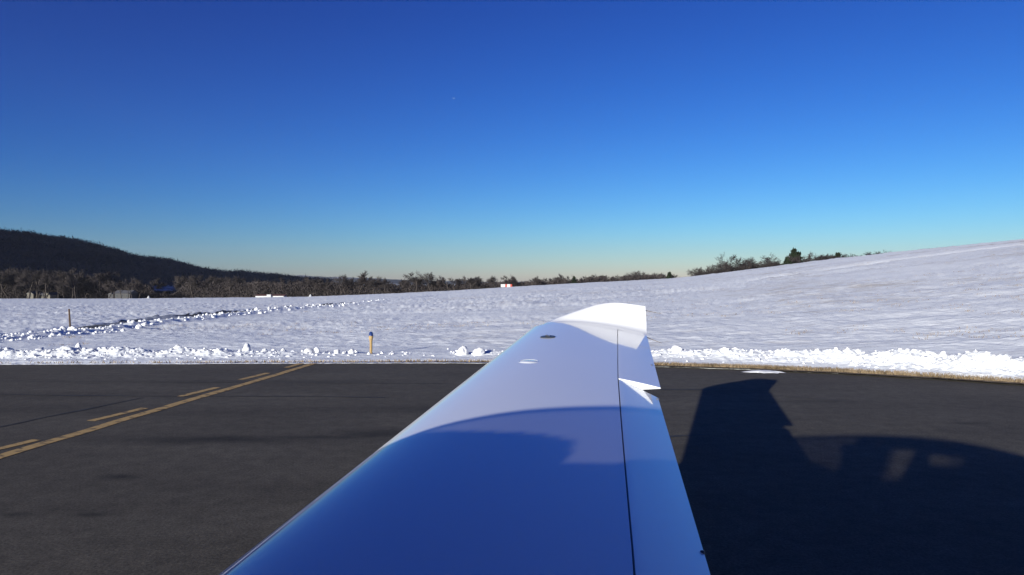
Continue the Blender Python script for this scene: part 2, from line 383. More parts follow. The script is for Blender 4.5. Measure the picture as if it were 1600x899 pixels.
# brown turf verge on the right, a thin line on the left
def ribbon(name, pts, w0, w1, z, m, parent=None, wob=0.0, seed=0, n=160):
    P = np.array(pts, float); seg = np.r_[0, np.cumsum(np.linalg.norm(np.diff(P, axis=0), axis=1))]
    s = np.linspace(0, seg[-1], n); q = np.stack([np.interp(s, seg, P[:, 0]), np.interp(s, seg, P[:, 1])], -1)
    t = np.gradient(q, axis=0); t /= np.linalg.norm(t, axis=1)[:, None]; nn = np.stack([-t[:, 1], t[:, 0]], -1)
    a0 = np.interp(s, np.linspace(0, seg[-1], len(np.atleast_1d(w0))), np.atleast_1d(w0)); a1 = np.interp(s, np.linspace(0, seg[-1], len(np.atleast_1d(w1))), np.atleast_1d(w1))
    a0 = a0 * (1 + wob * 2 * fbm(s * 2.2, s * 0, 4, seed)); a1 = a1 * (1 + wob * 2 * fbm(s * 2.2, s * 0 + 9, 4, seed + 9))
    A, B = q + nn * a0[:, None], q + nn * a1[:, None]
    v = np.concatenate([np.c_[A, np.full(n, z)], np.c_[B, np.full(n, z)]])
    f = [(k, k + 1, n + k + 1, n + k) for k in range(n - 1)]
    return mesh_obj(name, v, f, m, parent)

# thin worn markings: solid line and dashes, laid out on the asphalt
def G(px, py):
    d = H * F / (py - HZ); return ((px - 800) / F * d, d)
line_pts = [(-4.62, -14), (-4.60, -2), (-4.58, 3.5), G(0, 713.8), G(75.4, 691.2), G(132, 675), G(188.5, 657.3), G(245, 641), G(301.7, 624.1), G(377, 602.2), G(433.7, 585.6), G(490, 568.3)]
tag(ribbon('centre_marking', line_pts, -0.068, 0.068, 0.004, M_yel, taxi, 0.10, 3), 'solid worn yellow line')
lp = np.array(line_pts)
for (a, c) in (((-75, 720), (56, 688.2)), ((140, 658.8), (225.5, 638.4)), ((281, 620.3), (339, 606)), ((375, 594), (418.5, 583.4)), ((446.8, 575), (471, 568.2))):
    ribbon('dash_marking', [G(*a), G(*c)], -0.055, 0.055, 0.004, M_yel, taxi, 0.12, int(a[0]) + 99, 40)

# ------------------------------------------------------------------ tar seams and patches
def seam(pts, w, seed):
    ribbon('tar_seam', pts, -w, w, 0.0035, M_tar, taxi, 0.7, seed, 120)
seam([G(-60, 680), G(60, 655), G(140, 639), G(222, 622)], 0.018, 1)
seam([G(-20, 617), G(120, 619), G(300, 620), G(470, 620), G(600, 622)], 0.02, 2)
seam([G(1030, 610), G(1110, 609.5), G(1180, 609)], 0.03, 3)
seam([G(1045, 684), G(1080, 682), G(1110, 679)], 0.03, 4)
seam([G(1190, 617), G(1320, 627)], 0.012, 5)
seam([G(-20, 596), G(160, 597.5), G(330, 598), G(520, 599), G(700, 600)], 0.010, 6)
# ------------------------------------------------------------------ snow lumps
def ico(sub):
    bm = bmesh.new(); bmesh.ops.create_icosphere(bm, subdivisions=sub, radius=1.0)
    v = np.array([w.co for w in bm.verts]); f = np.array([[w.index for w in q.verts] for q in bm.faces]); bm.free(); return v, f
IV, IF = ico(3); IV2, IF2 = ico(1)
def lump_mesh(seed):
    k = 1 + 0.38 * fbm(IV[:, 0] * 1.3 + seed * 3.1, IV[:, 1] * 1.3 + IV[:, 2] * 1.7, 3, seed) + 0.3 * fbm(IV[:, 0] * 3 + seed, IV[:, 2] * 3 - IV[:, 1] * 2, 2, seed + 5)
    v = IV * k[:, None]; v[:, 2] = np.maximum(v[:, 2], -0.35); v[:, 2] += 0.2
    return v
LUMPS = []
def snow_chunk(px, py, wpx, hpx, label, group, seed):
    x, y, z0 = on_ground(px, py)
    z = float(terrain_z(np.array([x]), np.array([y]))[0][0])
    sx = wpx / 2 / F * y; sz = hpx / F * y
    if not LUMPS:
        for k in range(6):
            o = fast_mesh('snow_chunk', lump_mesh(k + 3), IF, M_chunk, smooth=True); LUMPS.append(o.data); bpy.data.objects.remove(o)
    o = bpy.data.objects.new('snow_chunk', LUMPS[seed % 6]); COL.objects.link(o)
    o.location = (x, y, z - 0.02 * sz); o.scale = (sx, sx * 0.9, sz * 0.75); o.rotation_euler = (0, 0, seed * 1.7)
    tag(o, label, 'snow', group); return o
big = [(722, 558, 17, 14, 'tall rounded snow chunk beside the taxiway, nearest left of the wing'),
       (748, 558.5, 20, 11, 'low notched snow chunk partly hidden by the wing leading edge'),
       (278, 555, 14, 16, 'largest rounded snow chunk topping the bank along the left taxiway edge'),
       (385, 556, 13, 14, 'rounded snow chunk left of the yellow line end on the bank'),
       (122, 559, 9, 9, 'upright blocky snow chunk in the left bank below the wooden stake'),
       (62, 556, 16, 10, 'wide snow chunk in the bank left of the wooden stake'),
       (483, 557, 15, 8, 'low snow chunk in the bank near the end of the yellow line'),
       (495, 556.5, 9, 9, 'small snow chunk right beside the low one near the yellow line'),
       (526, 557, 11, 8, 'lone small snow chunk halfway between yellow line and edge light'),
       (549, 556.5, 11, 8, 'lone snow chunk just left of the blue topped edge light'),
       (98, 521, 13, 10, 'white snow chunk beside the track at the foot of the stake'),
       (113, 519, 14, 8, 'wide low snow chunk right of the stake on the track bank'),
       (217, 513, 11, 7, 'bright snow chunk on the track bank in front of bare asphalt'),
       (226, 511, 9, 5, 'small flat snow chunk behind the bright one on the track bank'),
       (1058, 560, 17, 12, 'pointed snow chunk on the bank just right of the wing')]
for k, (a, c, w, h, lb) in enumerate(big): snow_chunk(a, c, w, h, lb, 'snow chunks', k)
r2 = random.Random(3)
for k in range(44):
    px = r2.choice([r2.uniform(0, 460), r2.uniform(0, 460), r2.uniform(460, 715), r2.uniform(1040, 1600)])
    s = r2.uniform(3, 7) if px < 460 or px > 1000 else r2.uniform(3, 6)
    py = (557 if px < 800 else np.interp(px, [1000, 1600], [562, 582])) + r2.uniform(-3, 1.5)
    snow_chunk(px, py, s * 1.25, s * 0.9, 'small white snow chunk in the ploughed bank along the taxiway edge', 'small snow chunks of the taxiway bank', k)
for k in range(34):
    s = r2.uniform(0, 1) ** 1.4; px = 5 + 560 * s
    py = np.interp(px, [p[0] for p in _track_pix], [p[1] for p in _track_pix]) + r2.uniform(2, 7) * (1 - 0.6 * s)
    snow_chunk(px, py, r2.uniform(4, 8) * (1 - 0.4 * s), r2.uniform(3, 5) * (1 - 0.4 * s), 'small white snow chunk in the ridge along the cleared track', 'small snow chunks of the track ridge', k)

# crumbs of snow too many to count
n = 3800
az_ = rng.uniform(-0.72, 0.72, n); pl_ = 800 + F * np.tan(az_)
keep = rng.uniform(0, 0.24, n) < bank_height(pl_) + 0.01; az_, pl_ = az_[keep], pl_[keep]; n = len(az_)
v_ = 1.4 - 0.35 * sstep(1000, 1500, pl_) + rng.normal(0, 0.34, n); v_ = np.clip(v_, 0.5, 3)
r_ = edge_r(az_) + v_; x_, y_ = r_ * np.sin(az_), r_ * np.cos(az_); z_ = terrain_z(x_, y_)[0]
s_ = 0.008 + 0.032 * rng.uniform(0, 1, n) ** 2.2
jit = 1 + 0.5 * (rng.uniform(-1, 1, (n, len(IV2))))[..., None] * 0.6
vv = IV2[None] * s_[:, None, None] * jit * rng.uniform(0.7, 1.3, (n, 1, 3)) * np.array([1.3, 1.1, 0.75]) + np.stack([x_, y_, z_ + s_ * 0.15], -1)[:, None]
ff = IF2[None] + (np.arange(n) * len(IV2))[:, None, None]
o = fast_mesh('snow_rubble', vv.reshape(-1, 3), ff.reshape(-1, 3), M_chunk); tag(o, 'loose crumbled snow along the ploughed bank', 'snow', kind='stuff')

n = 2600; q = rng.uniform(0, 1, n) ** 1.3; pxr = -40 + 640 * q
rowr = np.interp(pxr, [p[0] for p in _track_pix], [p[1] for p in _track_pix]) + rng.uniform(2.5, 12, n) * (1 - 0.75 * q) 
pt = np.array([on_ground(a_, b_) for a_, b_ in zip(pxr[:420], rowr[:420])]); n = len(pt)
z_ = terrain_z(pt[:, 0], pt[:, 1])[0]; s_ = (0.02 + 0.05 * rng.uniform(0, 1, n) ** 2) * np.clip(np.hypot(pt[:, 0], pt[:, 1]) / 24, 0.8, 2.2)
jit = 1 + 0.5 * (rng.uniform(-1, 1, (n, len(IV2))))[..., None] * 0.6
vv = IV2[None] * s_[:, None, None] * jit * rng.uniform(0.7, 1.3, (n, 1, 3)) + np.stack([pt[:, 0], pt[:, 1], z_ + s_ * 0.2], -1)[:, None]
ff = IF2[None] + (np.arange(n) * len(IV2))[:, None, None]
o = fast_mesh('snow_rubble', vv.reshape(-1, 3), ff.reshape(-1, 3), M_chunk); tag(o, 'ridge of crumbled snow along the cleared track at the left', 'snow', kind='stuff')

# leftover snow on the asphalt
a = np.linspace(0, 2 * math.pi, 48, endpoint=False); x0, y0 = G(1197, 582.5)
rings = []
for q, zz in ((1.0, 0.005), (0.8, 0.02), (0.45, 0.03), (0.02, 0.032)):
    k = 1 + 0.8 * fbm(np.cos(a) * 2.2, np.sin(a) * 2.2, 3, 77); rings.append(np.stack([x0 + 0.30 * q * k * np.cos(a), y0 + 0.13 * q * k * np.sin(a), zz + 0.012 * vnoise(np.cos(a) * 4 * q, np.sin(a) * 4 * q, 8)], -1))
o = fast_mesh('snow_patch', np.concatenate(rings), grid_faces(4, 48, True), M_chunk, smooth=True)
tag(o, 'small thin leftover patch of snow on the asphalt right of the wing', 'snow')

# dry grass verge and tufts
ed = EDGE[3:15]
vg = ribbon('verge', [(x, y) for x, y in ed], [-0.005, -0.02, -0.06, -0.12, -0.15, -0.16, -0.16, -0.16, -0.16], [0.005, 0.03, 0.05, 0.12, 0.20, 0.24, 0.28, 0.30, 0.3], 0.03, M_turf, None, 0.22, 14, 500); tag(vg, kind='structure')
def blades(x, y, z, h, wd):
    n = len(x); a = rng.uniform(0, 2 * math.pi, n); lean = rng.normal(0, 0.45, (n, 2)) * h[:, None]
    p0 = np.stack([x - wd * np.cos(a), y - wd * np.sin(a), z], -1); p1 = np.stack([x + wd * np.cos(a), y + wd * np.sin(a), z], -1)
    p2 = np.stack([x + lean[:, 0], y + lean[:, 1], z + h], -1)
    return np.stack([p0, p1, p2], 1)
bl = []
n = 26000
az_ = rng.uniform(-0.68, 0.70, n); pl_ = 800 + F * np.tan(az_)
den = np.interp(pl_, [0, 700, 1000, 1100, 1600], [0.03, 0.14, 0.6, 1.0, 1.0]); k = rng.uniform(0, 1, n) < den; az_, pl_ = az_[k], pl_[k]
wv = np.interp(pl_, [0, 700, 1000, 1200, 1600], [0.06, 0.08, 0.16, 0.28, 0.36])
v_ = rng.uniform(-0.10, 1, len(az_)) * wv; r_ = edge_r(az_) + v_
bl.append(blades(r_ * np.sin(az_), r_ * np.cos(az_), np.full(len(az_), 0.02), rng.uniform(0.02, 0.075, len(az_)), rng.uniform(0.004, 0.010, len(az_))))
nt_ = 1700
az_ = rng.uniform(-0.68, 0.68, nt_); vr = 2.5 + 70 * rng.uniform(0, 1, nt_) ** 1.8; r_ = edge_r(az_) + vr
x_, y_ = r_ * np.sin(az_), r_ * np.cos(az_)
k = (fbm(x_ * 0.13, y_ * 0.2, 3, 91) + 0.30 * np.sin(az_) > 0.12) & (np.abs(track_dist(x_, y_)) > 2.0); x_, y_, vr = x_[k], y_[k], vr[k]
per = 16; xx = np.repeat(x_, per) + rng.normal(0, 0.16, len(x_) * per); yy = np.repeat(y_, per) + rng.normal(0, 0.16, len(x_) * per)
zz = terrain_z(xx, yy)[0]
bl.append(blades(xx, yy, zz - 0.01, rng.uniform(0.015, 0.08, len(xx)), rng.uniform(0.005, 0.012, len(xx))))
bv = np.concatenate(bl).reshape(-1, 3)
o = fast_mesh('dry_grass', bv, np.arange(len(bv)).reshape(-1, 3), M_grass); tag(o, 'dry brown grass along the asphalt edge and poking through snow', 'grass', kind='stuff')

# cleared track: bare asphalt core, thinner stretches painted as the snow's blue shade
A, B = [], []
tpx = np.linspace(-320, 560, 200)
for px in tpx:
    row = float(np.interp(px, [p[0] for p in _track_pix], [p[1] for p in _track_pix])); hp = float(np.interp(px, [-320, 0, 90, 170, 215, 250, 300, 360, 450, 560], [3, 2.4, 2.4, 4.2, 6.5, 6.0, 4.0, 3.2, 2.6, 1.6]))
    hp *= 1 + 0.5 * float(vnoise(np.array([px * 0.06]), np.array([0.3]), 4)[0])
    A.append(on_ground(px, row + 0.6)); B.append(on_ground(px, row - hp))
A, B = np.array(A), np.array(B)
rows_ = [np.c_[A[:, :2] + (B - A)[:, :2] * t, terrain_z(A[:, 0] + (B - A)[:, 0] * t, A[:, 1] + (B - A)[:, 1] * t)[0] + 0.02] for t in np.linspace(0, 1, 7)]
o = fast_mesh('track', np.concatenate(rows_), grid_faces(7, 200), M_track); tag(o, kind='structure')

# ------------------------------------------------------------------ hills
def hill_mesh(name, azr, n_az, rr, zfun, m):
    A, Rr = np.meshgrid(np.linspace(*azr, n_az), rr, indexing='ij')
    Zz = zfun(A, Rr)
    o = fast_mesh(name, np.stack([Rr * np.sin(A), Rr * np.cos(A), Zz], -1).reshape(-1, 3), grid_faces(n_az, len(rr))[:, ::-1], m, smooth=True)
    tag(o, kind='structure'); return o
_hx = np.array([0, 50, 100, 150, 200, 250, 300, 340, 400, 450, 520, 600], float); _hy = np.array([371, 375, 383, 395, 406, 415, 424, 432, 437, 441, 448, 456], float)
_haz = np.arctan((_hx - 800) / F); _he = -(_hy - HZ) / F * np.cos(_haz)
_haz = np.r_[-1.75, -1.45, -1.2, -1.0, -0.82, _haz]; _he = np.r_[0.05, 0.26, 0.36, 0.34, 0.13, _he]  # left of the view the ridge is raised, unseen, to shade the hillside
def hill_z(A, Rr):
    e = np.interp(A, _haz, _he); Rg = np.interp(A, [-1.75, -0.95, -0.72], [700.0, 700.0, 1250.0]); R0 = np.interp(A, [-1.75, -0.95, -0.72], [380.0, 380.0, 560.0])
    top = H + e * Rg
    up = sstep(R0, Rg, Rr); dn = 1 - sstep(Rg, 2100, Rr)
    return -15 + (top + 15) * np.where(Rr < Rg, up, dn) + 5 * fbm(A * 30, Rr * 0.006, 3, 13) * up
hill_mesh('hill', (-1.75, -0.17, ), 200, np.linspace(370, 2150, 90), hill_z, M_hill)
_fx = np.array([330, 400, 440, 480, 540, 600, 680, 800, 1000]); _fy = np.array([434, 432.5, 431.5, 431.5, 433.5, 436.5, 439, 441, 443])
def far_z(A, Rr):
    px = 800 + F * np.tan(A); e = -(np.interp(px, _fx, _fy) - HZ) / F * np.cos(A); Rg = 4200.0
    return -40 + (H + e * Rg + 40) * np.where(Rr < Rg, sstep(2700, Rg, Rr), 1 - sstep(Rg, 5300, Rr)) + 9 * fbm(A * 40, Rr * 0.003, 3, 19) * sstep(2700, 3400, Rr)
hill_mesh('far_hill', (-0.62, 0.3), 220, np.linspace(2650, 5300, 50), far_z, M_far)

# ------------------------------------------------------------------ bare trees
def tube(p0, p1, r0, r1, k=5):
    d = p1 - p0; d /= np.linalg.norm(d); u = np.cross(d, [0.3, 0.9, 0.1]); u /= np.linalg.norm(u); w = np.cross(d, u)
    a = np.linspace(0, 2 * math.pi, k, endpoint=False)
    ring = np.cos(a)[:, None] * u + np.sin(a)[:, None] * w
    return np.concatenate([p0 + ring * r0, p1 + ring * r1]), [(j, (j + 1) % k, k + (j + 1) % k, k + j) for j in range(k)]
def bare_tree_meshes(seed, h, spread, n_twig, upright=0.6):
    r = np.random.default_rng(seed)
    tv, tf, wv = [], [], []
    def add(p0, p1, r0, r1):
        v, f = tube(p0, p1, r0, r1); o = sum(len(q) for q in tv); tv.append(v); tf.extend([tuple(o + i for i in q) for q in f])
    def grow(p, d, ln, rad, lev):
        steps = 3
        for s in range(steps):
            d2 = d + r.normal(0, 0.16, 3); d2[2] += 0.08 * upright; d2 /= np.linalg.norm(d2)
            p2 = p + d2 * ln / steps
            ra, rb = rad * (1 - 0.25 * s / steps), rad * (1 - 0.25 * (s + 1) / steps)
            if lev < 3: add(p, p2, ra, rb)
            else: wv.append((p, p2, max(ra, 0.042)))
            if lev < 5 and (s > 0 or lev > 0):
                for _ in range(r.integers(1, 3) + (1 if lev >= 2 else 0)):
                    side = r.normal(0, 1, 3); side -= d2 * (side @ d2); side /= np.linalg.norm(side)
                    nd = d2 * r.uniform(0.45, 0.9) + side * r.uniform(0.5, 1.0) * spread; nd[2] += 0.15 * upright; nd /= np.linalg.norm(nd)
                    if len(wv) < n_twig: grow(p2, nd, ln * r.uniform(0.5, 0.72), rb * 0.55, lev + 1)
            p, d = p2, d2
    grow(np.array([0, 0, -0.5]), np.array([0.03, 0.02, 1.0]), h * 0.62, h * 0.022, 0)
    P0 = np.array([w[0] for w in wv]); P1 = np.array([w[1] for w in wv]); ra = np.array([w[2] for w in wv])
    d = P1 - P0; s = np.cross(d, r.normal(0, 1, d.shape)); s /= np.linalg.norm(s, axis=1)[:, None] + 1e-9; s2 = np.cross(d, s); s2 /= np.linalg.norm(s2, axis=1)[:, None] + 1e-9
    q = np.stack([P0 + s * ra[:, None], P0 - s * 0.5 * ra[:, None] + s2 * 0.87 * ra[:, None], P0 - s * 0.5 * ra[:, None] - s2 * 0.87 * ra[:, None], P1], 1)
    nq = len(q); base = (np.arange(nq) * 4)[:, None, None]
    fc = (np.array([[0, 1, 3], [1, 2, 3], [2, 0, 3]])[None] + base).reshape(-1, 3)
    a = fast_mesh('trunk', np.concatenate(tv), np.array(tf), M_bark); c = fast_mesh('crown', q.reshape(-1, 3), fc, M_twig)
    ma, mc = a.data, c.data; bpy.data.objects.remove(a); bpy.data.objects.remove(c)
    top = float(np.percentile(q.reshape(-1, 3)[:, 2], 96))
    return ma, mc, top
KINDS = [bare_tree_meshes(11, 10, 0.75, 4200), bare_tree_meshes(12, 10, 1.0, 4200, 0.4), bare_tree_meshes(13, 10, 0.6, 3800, 0.8), bare_tree_meshes(14, 10, 1.1, 4600, 0.5), bare_tree_meshes(15, 10, 0.85, 4200, 0.6)]
def plant_tree(px, top_row, r, kind, label, group, wid=1.0, rot=None, name='bare_tree'):
    ma, mc, top = KINDS[kind]
    y = r; x = (px - 800) / F * y; zb = float(ground_z(np.array([x]), np.array([y]))[0]); zt = H - (top_row - HZ) / F * y
    hgt = max(zt - zb, 1.0); s = hgt / top
    e = bpy.data.objects.new(name, None); COL.objects.link(e); e.location = (x, y, zb); e.scale = (s * wid, s * wid, s)
    e.rotation_euler = (0, 0, rot if rot is not None else (px * 0.7) % 6.28); e.empty_display_size = 0.5
    for nm, me in (('trunk', ma), ('crown', mc)):
        o = bpy.data.objects.new(nm, me); COL.objects.link(o); o.parent = e
    tag(e, label, 'tree', group); return e
r3 = random.Random(21)
special = [(540, 432, 262, 1, 'round bare tree at the left end of the open treeline'), (557, 428, 266, 2, 'tall narrow bare tree just left of the gap in the treeline'),
           (604, 435, 262, 0, 'low rounded bare tree standing between two gaps with pale hills'), (648, 428, 250, 3, 'broad bare tree, left one of the tallest pair in the treeline'),
           (675, 428.5, 252, 1, 'broad bare tree, right one of the tallest pair in the treeline'), (706, 434, 250, 2, 'thin bare tree right of the tallest pair in the treeline'),
           (736, 434, 240, 0, 'bare tree left of the red and white board, rounded top'), (771, 434, 236, 2, 'slim bare tree just left of the red and white board'),
           (790, 432.5, 236, 3, 'dark peaked bare tree right behind the red and white board'), (827, 434, 230, 2, 'thin bare tree right of the red and white board'),
           (886, 430.5, 222, 2, 'taller thin bare tree beside the small dark evergreen'), (998, 426, 225, 1, 'tallest bare tree above the dark thicket behind the winglet'),
           (1096, 420.5, 205, 1, 'bare tree at the left end of the thicket on the slope'), (1144, 402, 200, 3, 'tallest pale bare tree in the thicket on the slope'),
           (1176, 406, 200, 1, 'yellowish bare tree in the middle of the thicket on the slope'), (1192, 403, 200, 3, 'broad bare tree near the right end of the slope thicket'),
           (1251, 400, 190, 0, 'bare tree right beside the dark evergreen on the slope')]
for a in special: plant_tree(a[0], a[1], a[2], a[3], a[4], 'bare trees on the skyline', r3.uniform(1.1, 1.5))
for k in range(46):
    px = 425 + (1060 - 425) * (k + r3.uniform(0, 0.9)) / 46
    top = np.interp(px, [420, 520, 600, 700, 800, 900, 1000, 1060], [438, 436.5, 438, 436, 436, 433.5, 429, 430]) + r3.uniform(-2.5, 3)
    plant_tree(px, top, np.interp(px, [400, 700, 1060], [275, 252, 225]) + r3.uniform(-6, 12), r3.randrange(5), 'bare brown tree filling the long treeline behind the snow field', 'bare trees of the long treeline', r3.uniform(1.0, 1.7))
for k in range(56):
    px = -60 + 490 * (k + r3.uniform(0, 0.9)) / 56
    gap = 235 < px < 275
    top = (np.interp(px, [-60, 100, 230, 300, 430], [424, 428, 436, 436, 440]) + r3.uniform(-4, 7)) if not gap else 455
    plant_tree(px, top, r3.uniform(285, 330), r3.randrange(5), 'bare brown tree in the dense wood below the dark hill', 'bare trees of the left wood', r3.uniform(0.9, 1.5))
for k in range(16):
    px = 1092 + (1215 - 1092) * (k + r3.uniform(0, 0.9)) / 16
    top = np.interp(px, [1092, 1110, 1150, 1190, 1215], [427, 424.5, 416, 410, 416]) + r3.uniform(-2, 3)
    plant_tree(px, top, 196 + r3.uniform(-4, 8), r3.randrange(5), 'bare bush in the brown thicket on the snowy slope', 'bare bushes of the slope thicket', r3.uniform(1.2, 2.0), name='bare_bush')
for k in range(9):
    px = 1278 + 32 * k / 8; top = np.interp(px, [1278, 1290, 1310], [405, 401, 400]) + r3.uniform(-1, 2)
    plant_tree(px, top, 180 + r3.uniform(-3, 5), r3.randrange(5), 'low bare bush right of the evergreen on the slope', 'low bushes right of the evergreen', r3.uniform(1.0, 1.6), name='bare_bush')
plant_tree(1364, 396.5, 160, 3, 'lone low bush on the snow ridge at the right', 'bare bushes', 2.2, name='bare_bush')
plant_tree(1372, 396.8, 160, 1, 'tiny bush just right of the lone bush on the ridge', 'bare bushes', 2.0, name='bare_bush')

for k, px in enumerate((28, 44, 56, 66, 72, 90, 101, 170, 179, 190, 199, 207, 216)):
    plant_tree(px, r3.uniform(436, 446), r3.uniform(278, 290), r3.randrange(5), 'bare brown tree standing close in front of a house at the left', 'bare trees before the houses', r3.uniform(0.7, 1.1))
def conifer(px, top_row, r, label, wid=0.3, seed=0):
    rg = np.random.default_rng(seed); y = r; x = (px - 800) / F * y; zb = float(ground_z(np.array([x]), np.array([y]))[0]); h = H - (top_row - HZ) / F * y - zb
    e = bpy.data.objects.new('evergreen_tree', None); COL.objects.link(e); e.location = (x, y, zb)
    v, f = tube(np.array([0, 0, -0.3]), np.array([0, 0, h * 0.97]), h * 0.025, 0.02, 7); mesh_obj('trunk', v, f, M_bark, e)
    n = 2600; t = rg.uniform(0, 1, n) ** 0.8; hh = h * (0.08 + 0.92 * t); lay = 0.65 + 0.35 * np.abs(np.sin(t * 16)) ; rad = wid * h * (1 - t) ** 0.85 * lay * rg.uniform(0.15, 1.05, n); a = rg.uniform(0, 6.28, n)
    rad *= 1 + 0.35 * np.sin(a * 2 + t * 9 + seed)
    c = np.stack([rad * np.cos(a), rad * np.sin(a), hh - 0.15 * rad], -1); sz = h * 0.035 * rg.uniform(0.5, 1.4, (n, 1, 1))
    tri = c[:, None] + rg.normal(0, 1, (n, 3, 3)) * sz
    fast_mesh('crown', tri.reshape(-1, 3), np.arange(n * 3).reshape(-1, 3), M_need, e)
    tag(e, label, 'tree', 'evergreen trees'); return e
conifer(1240, 391.5, 188, 'dark ragged evergreen standing tallest on the snowy slope', 0.30, 2)
conifer(1247, 396, 188, 'smaller dark evergreen leaning on the tallest one on the slope', 0.25, 3)
conifer(1231, 403, 188, 'low spreading dark evergreen at the left foot of the tallest one', 0.7, 9)
conifer(1309, 397, 178, 'tiny dark evergreen at the right end of the slope bushes', 0.35, 4)
conifer(897, 432.5, 220, 'small pointed evergreen in the middle of the treeline', 0.42, 5)
conifer(1046, 426.5, 215, 'small pointed evergreen at the right end of the treeline', 0.45, 6)

# thickets and wooded hillside: masses of twigs nobody could count
def thicket(name, label, px, py_top, r, n, seed, m=M_twig, size=1.2, thin=0.02):
    rg = np.random.default_rng(seed)
    p = rg.uniform(px[0], px[-1], n); yy = np.interp(p, px, r) * rg.uniform(1.0, 1.06, n); x = (p - 800) / F * yy
    zb = ground_z(x, yy); zt = H - (np.interp(p, px, py_top) - HZ) / F * yy + 0.5 * fbm(p * 0.12, p * 0, 3, seed) * 2.4
    z = zb - 0.3 + (np.maximum(zt - zb, 0.6)) * rg.uniform(0, 1, n) ** 1.2
    c = np.stack([x, yy, z], -1); d = rg.normal(0, 1, (n, 3)); d[:, 2] = np.abs(d[:, 2]) + 0.6; d /= np.linalg.norm(d, axis=1)[:, None]; d *= size * rg.uniform(0.4, 1.0, (n, 1))
    s = np.cross(d, rg.normal(0, 1, (n, 3))); s /= np.linalg.norm(s, axis=1)[:, None]; s *= thin * rg.uniform(0.6, 1.8, (n, 1))
    tri = np.stack([c - s, c + s, c + d], 1)
    o = fast_mesh(name, tri.reshape(-1, 3), np.arange(3 * n).reshape(-1, 3), m); tag(o, label, 'thicket', kind='stuff')
thicket('thicket', 'brown undergrowth filling the foot of the long treeline', [395, 500, 600, 700, 800, 900, 960, 1000, 1030, 1062], [441, 442, 444, 444, 442.5, 438, 434, 431.5, 431, 434], [272, 268, 262, 252, 240, 225, 222, 220, 218, 215], 90000, 5, thin=0.09)
thicket('thicket', 'dark brown undergrowth of the wood below the hill', [-80, 100, 175, 230, 245, 275, 290, 420], [436, 440, 446, 446, 459, 459, 441, 443], [300, 300, 300, 300, 300, 300, 296, 280], 90000, 6, thin=0.09)
thicket('thicket', 'brown undergrowth of the thicket on the snowy slope', [1088, 1110, 1150, 1190, 1216, 1225, 1260, 1275, 1312], [428, 425, 417, 411, 415, 413, 407, 407, 403], [205, 200, 198, 196, 195, 190, 188, 182, 176], 40000, 7, size=0.7, thin=0.05)

n = 15000; rg = np.random.default_rng(33)
A_ = rg.uniform(-1.2, -0.26, n); R_ = 600 + 680 * rg.uniform(0, 1, n) ** 0.8
pxh = 800 + F * np.tan(A_); rowh = HZ - (hill_z(A_, R_) - H) / (R_ * np.cos(A_)) * F
inside = ((pxh > 236) & (pxh < 276) & (rowh > 445)) | ((pxh > 176) & (pxh < 198) & (rowh > 443)); A_, R_ = A_[~inside], R_[~inside]; n = len(A_)
base = np.stack([R_ * np.sin(A_), R_ * np.cos(A_), hill_z(A_, R_)], -1); per = 26
hh = rg.uniform(7, 12, n)
off = rg.normal(0, 1, (n, per, 3)) * np.array([1.7, 1.7, 2.2]); c = base[:, None] + off + np.stack([0 * hh, 0 * hh, hh * 0.62], -1)[:, None]
d = rg.normal(0, 1, (n, per, 3)); d[..., 2] = np.abs(d[..., 2]) + 0.5; d *= 1.5; s = rg.normal(0, 1, (n, per, 3)) * 0.28
tri = np.stack([c - s, c + s, c + d], 2)
o = fast_mesh('hillside_forest', tri.reshape(-1, 3), np.arange(n * per * 3).reshape(-1, 3), M_htw); tag(o, 'dark bare forest covering the hill at the left', 'forest', kind='stuff')
# snow clearings on the hill's foot, seen through the gap in the wood
def clearing(px0, px1, py0, py1):
    v = []; rr = np.linspace(565, 1240, 1500)
    for i in range(13):
        px = px0 + (px1 - px0) * i / 12; A = math.atan((px - 800) / F); row = HZ - (hill_z(np.full(1500, A), rr) + 0.6 - H) / (rr * math.cos(A)) * F
        row = np.minimum.accumulate(row)
        edge = 1.4 * math.sin(i * 2.1) * (1 if 0 < i < 12 else 0)
        ra, rb = (float(np.interp(-q, -row, rr)) for q in (py1, py0 + edge))
        for t in np.linspace(0, 1, 6):
            r = ra + (rb - ra) * t; v.append((r * math.sin(A), r * math.cos(A), float(hill_z(np.array([A]), np.array([r]))[0]) + 0.6 + 8 * 0))
    f = [(6 * i + k, 6 * i + 6 + k, 6 * i + 7 + k, 6 * i + k + 1) for i in range(12) for k in range(5)]
    tag(mesh_obj('snow_clearing', v, f, M_clear), kind='structure')
CLEAR = [(238, 274, 446.5, 455), (178, 196, 444, 450)]
for c in CLEAR: clearing(*c)

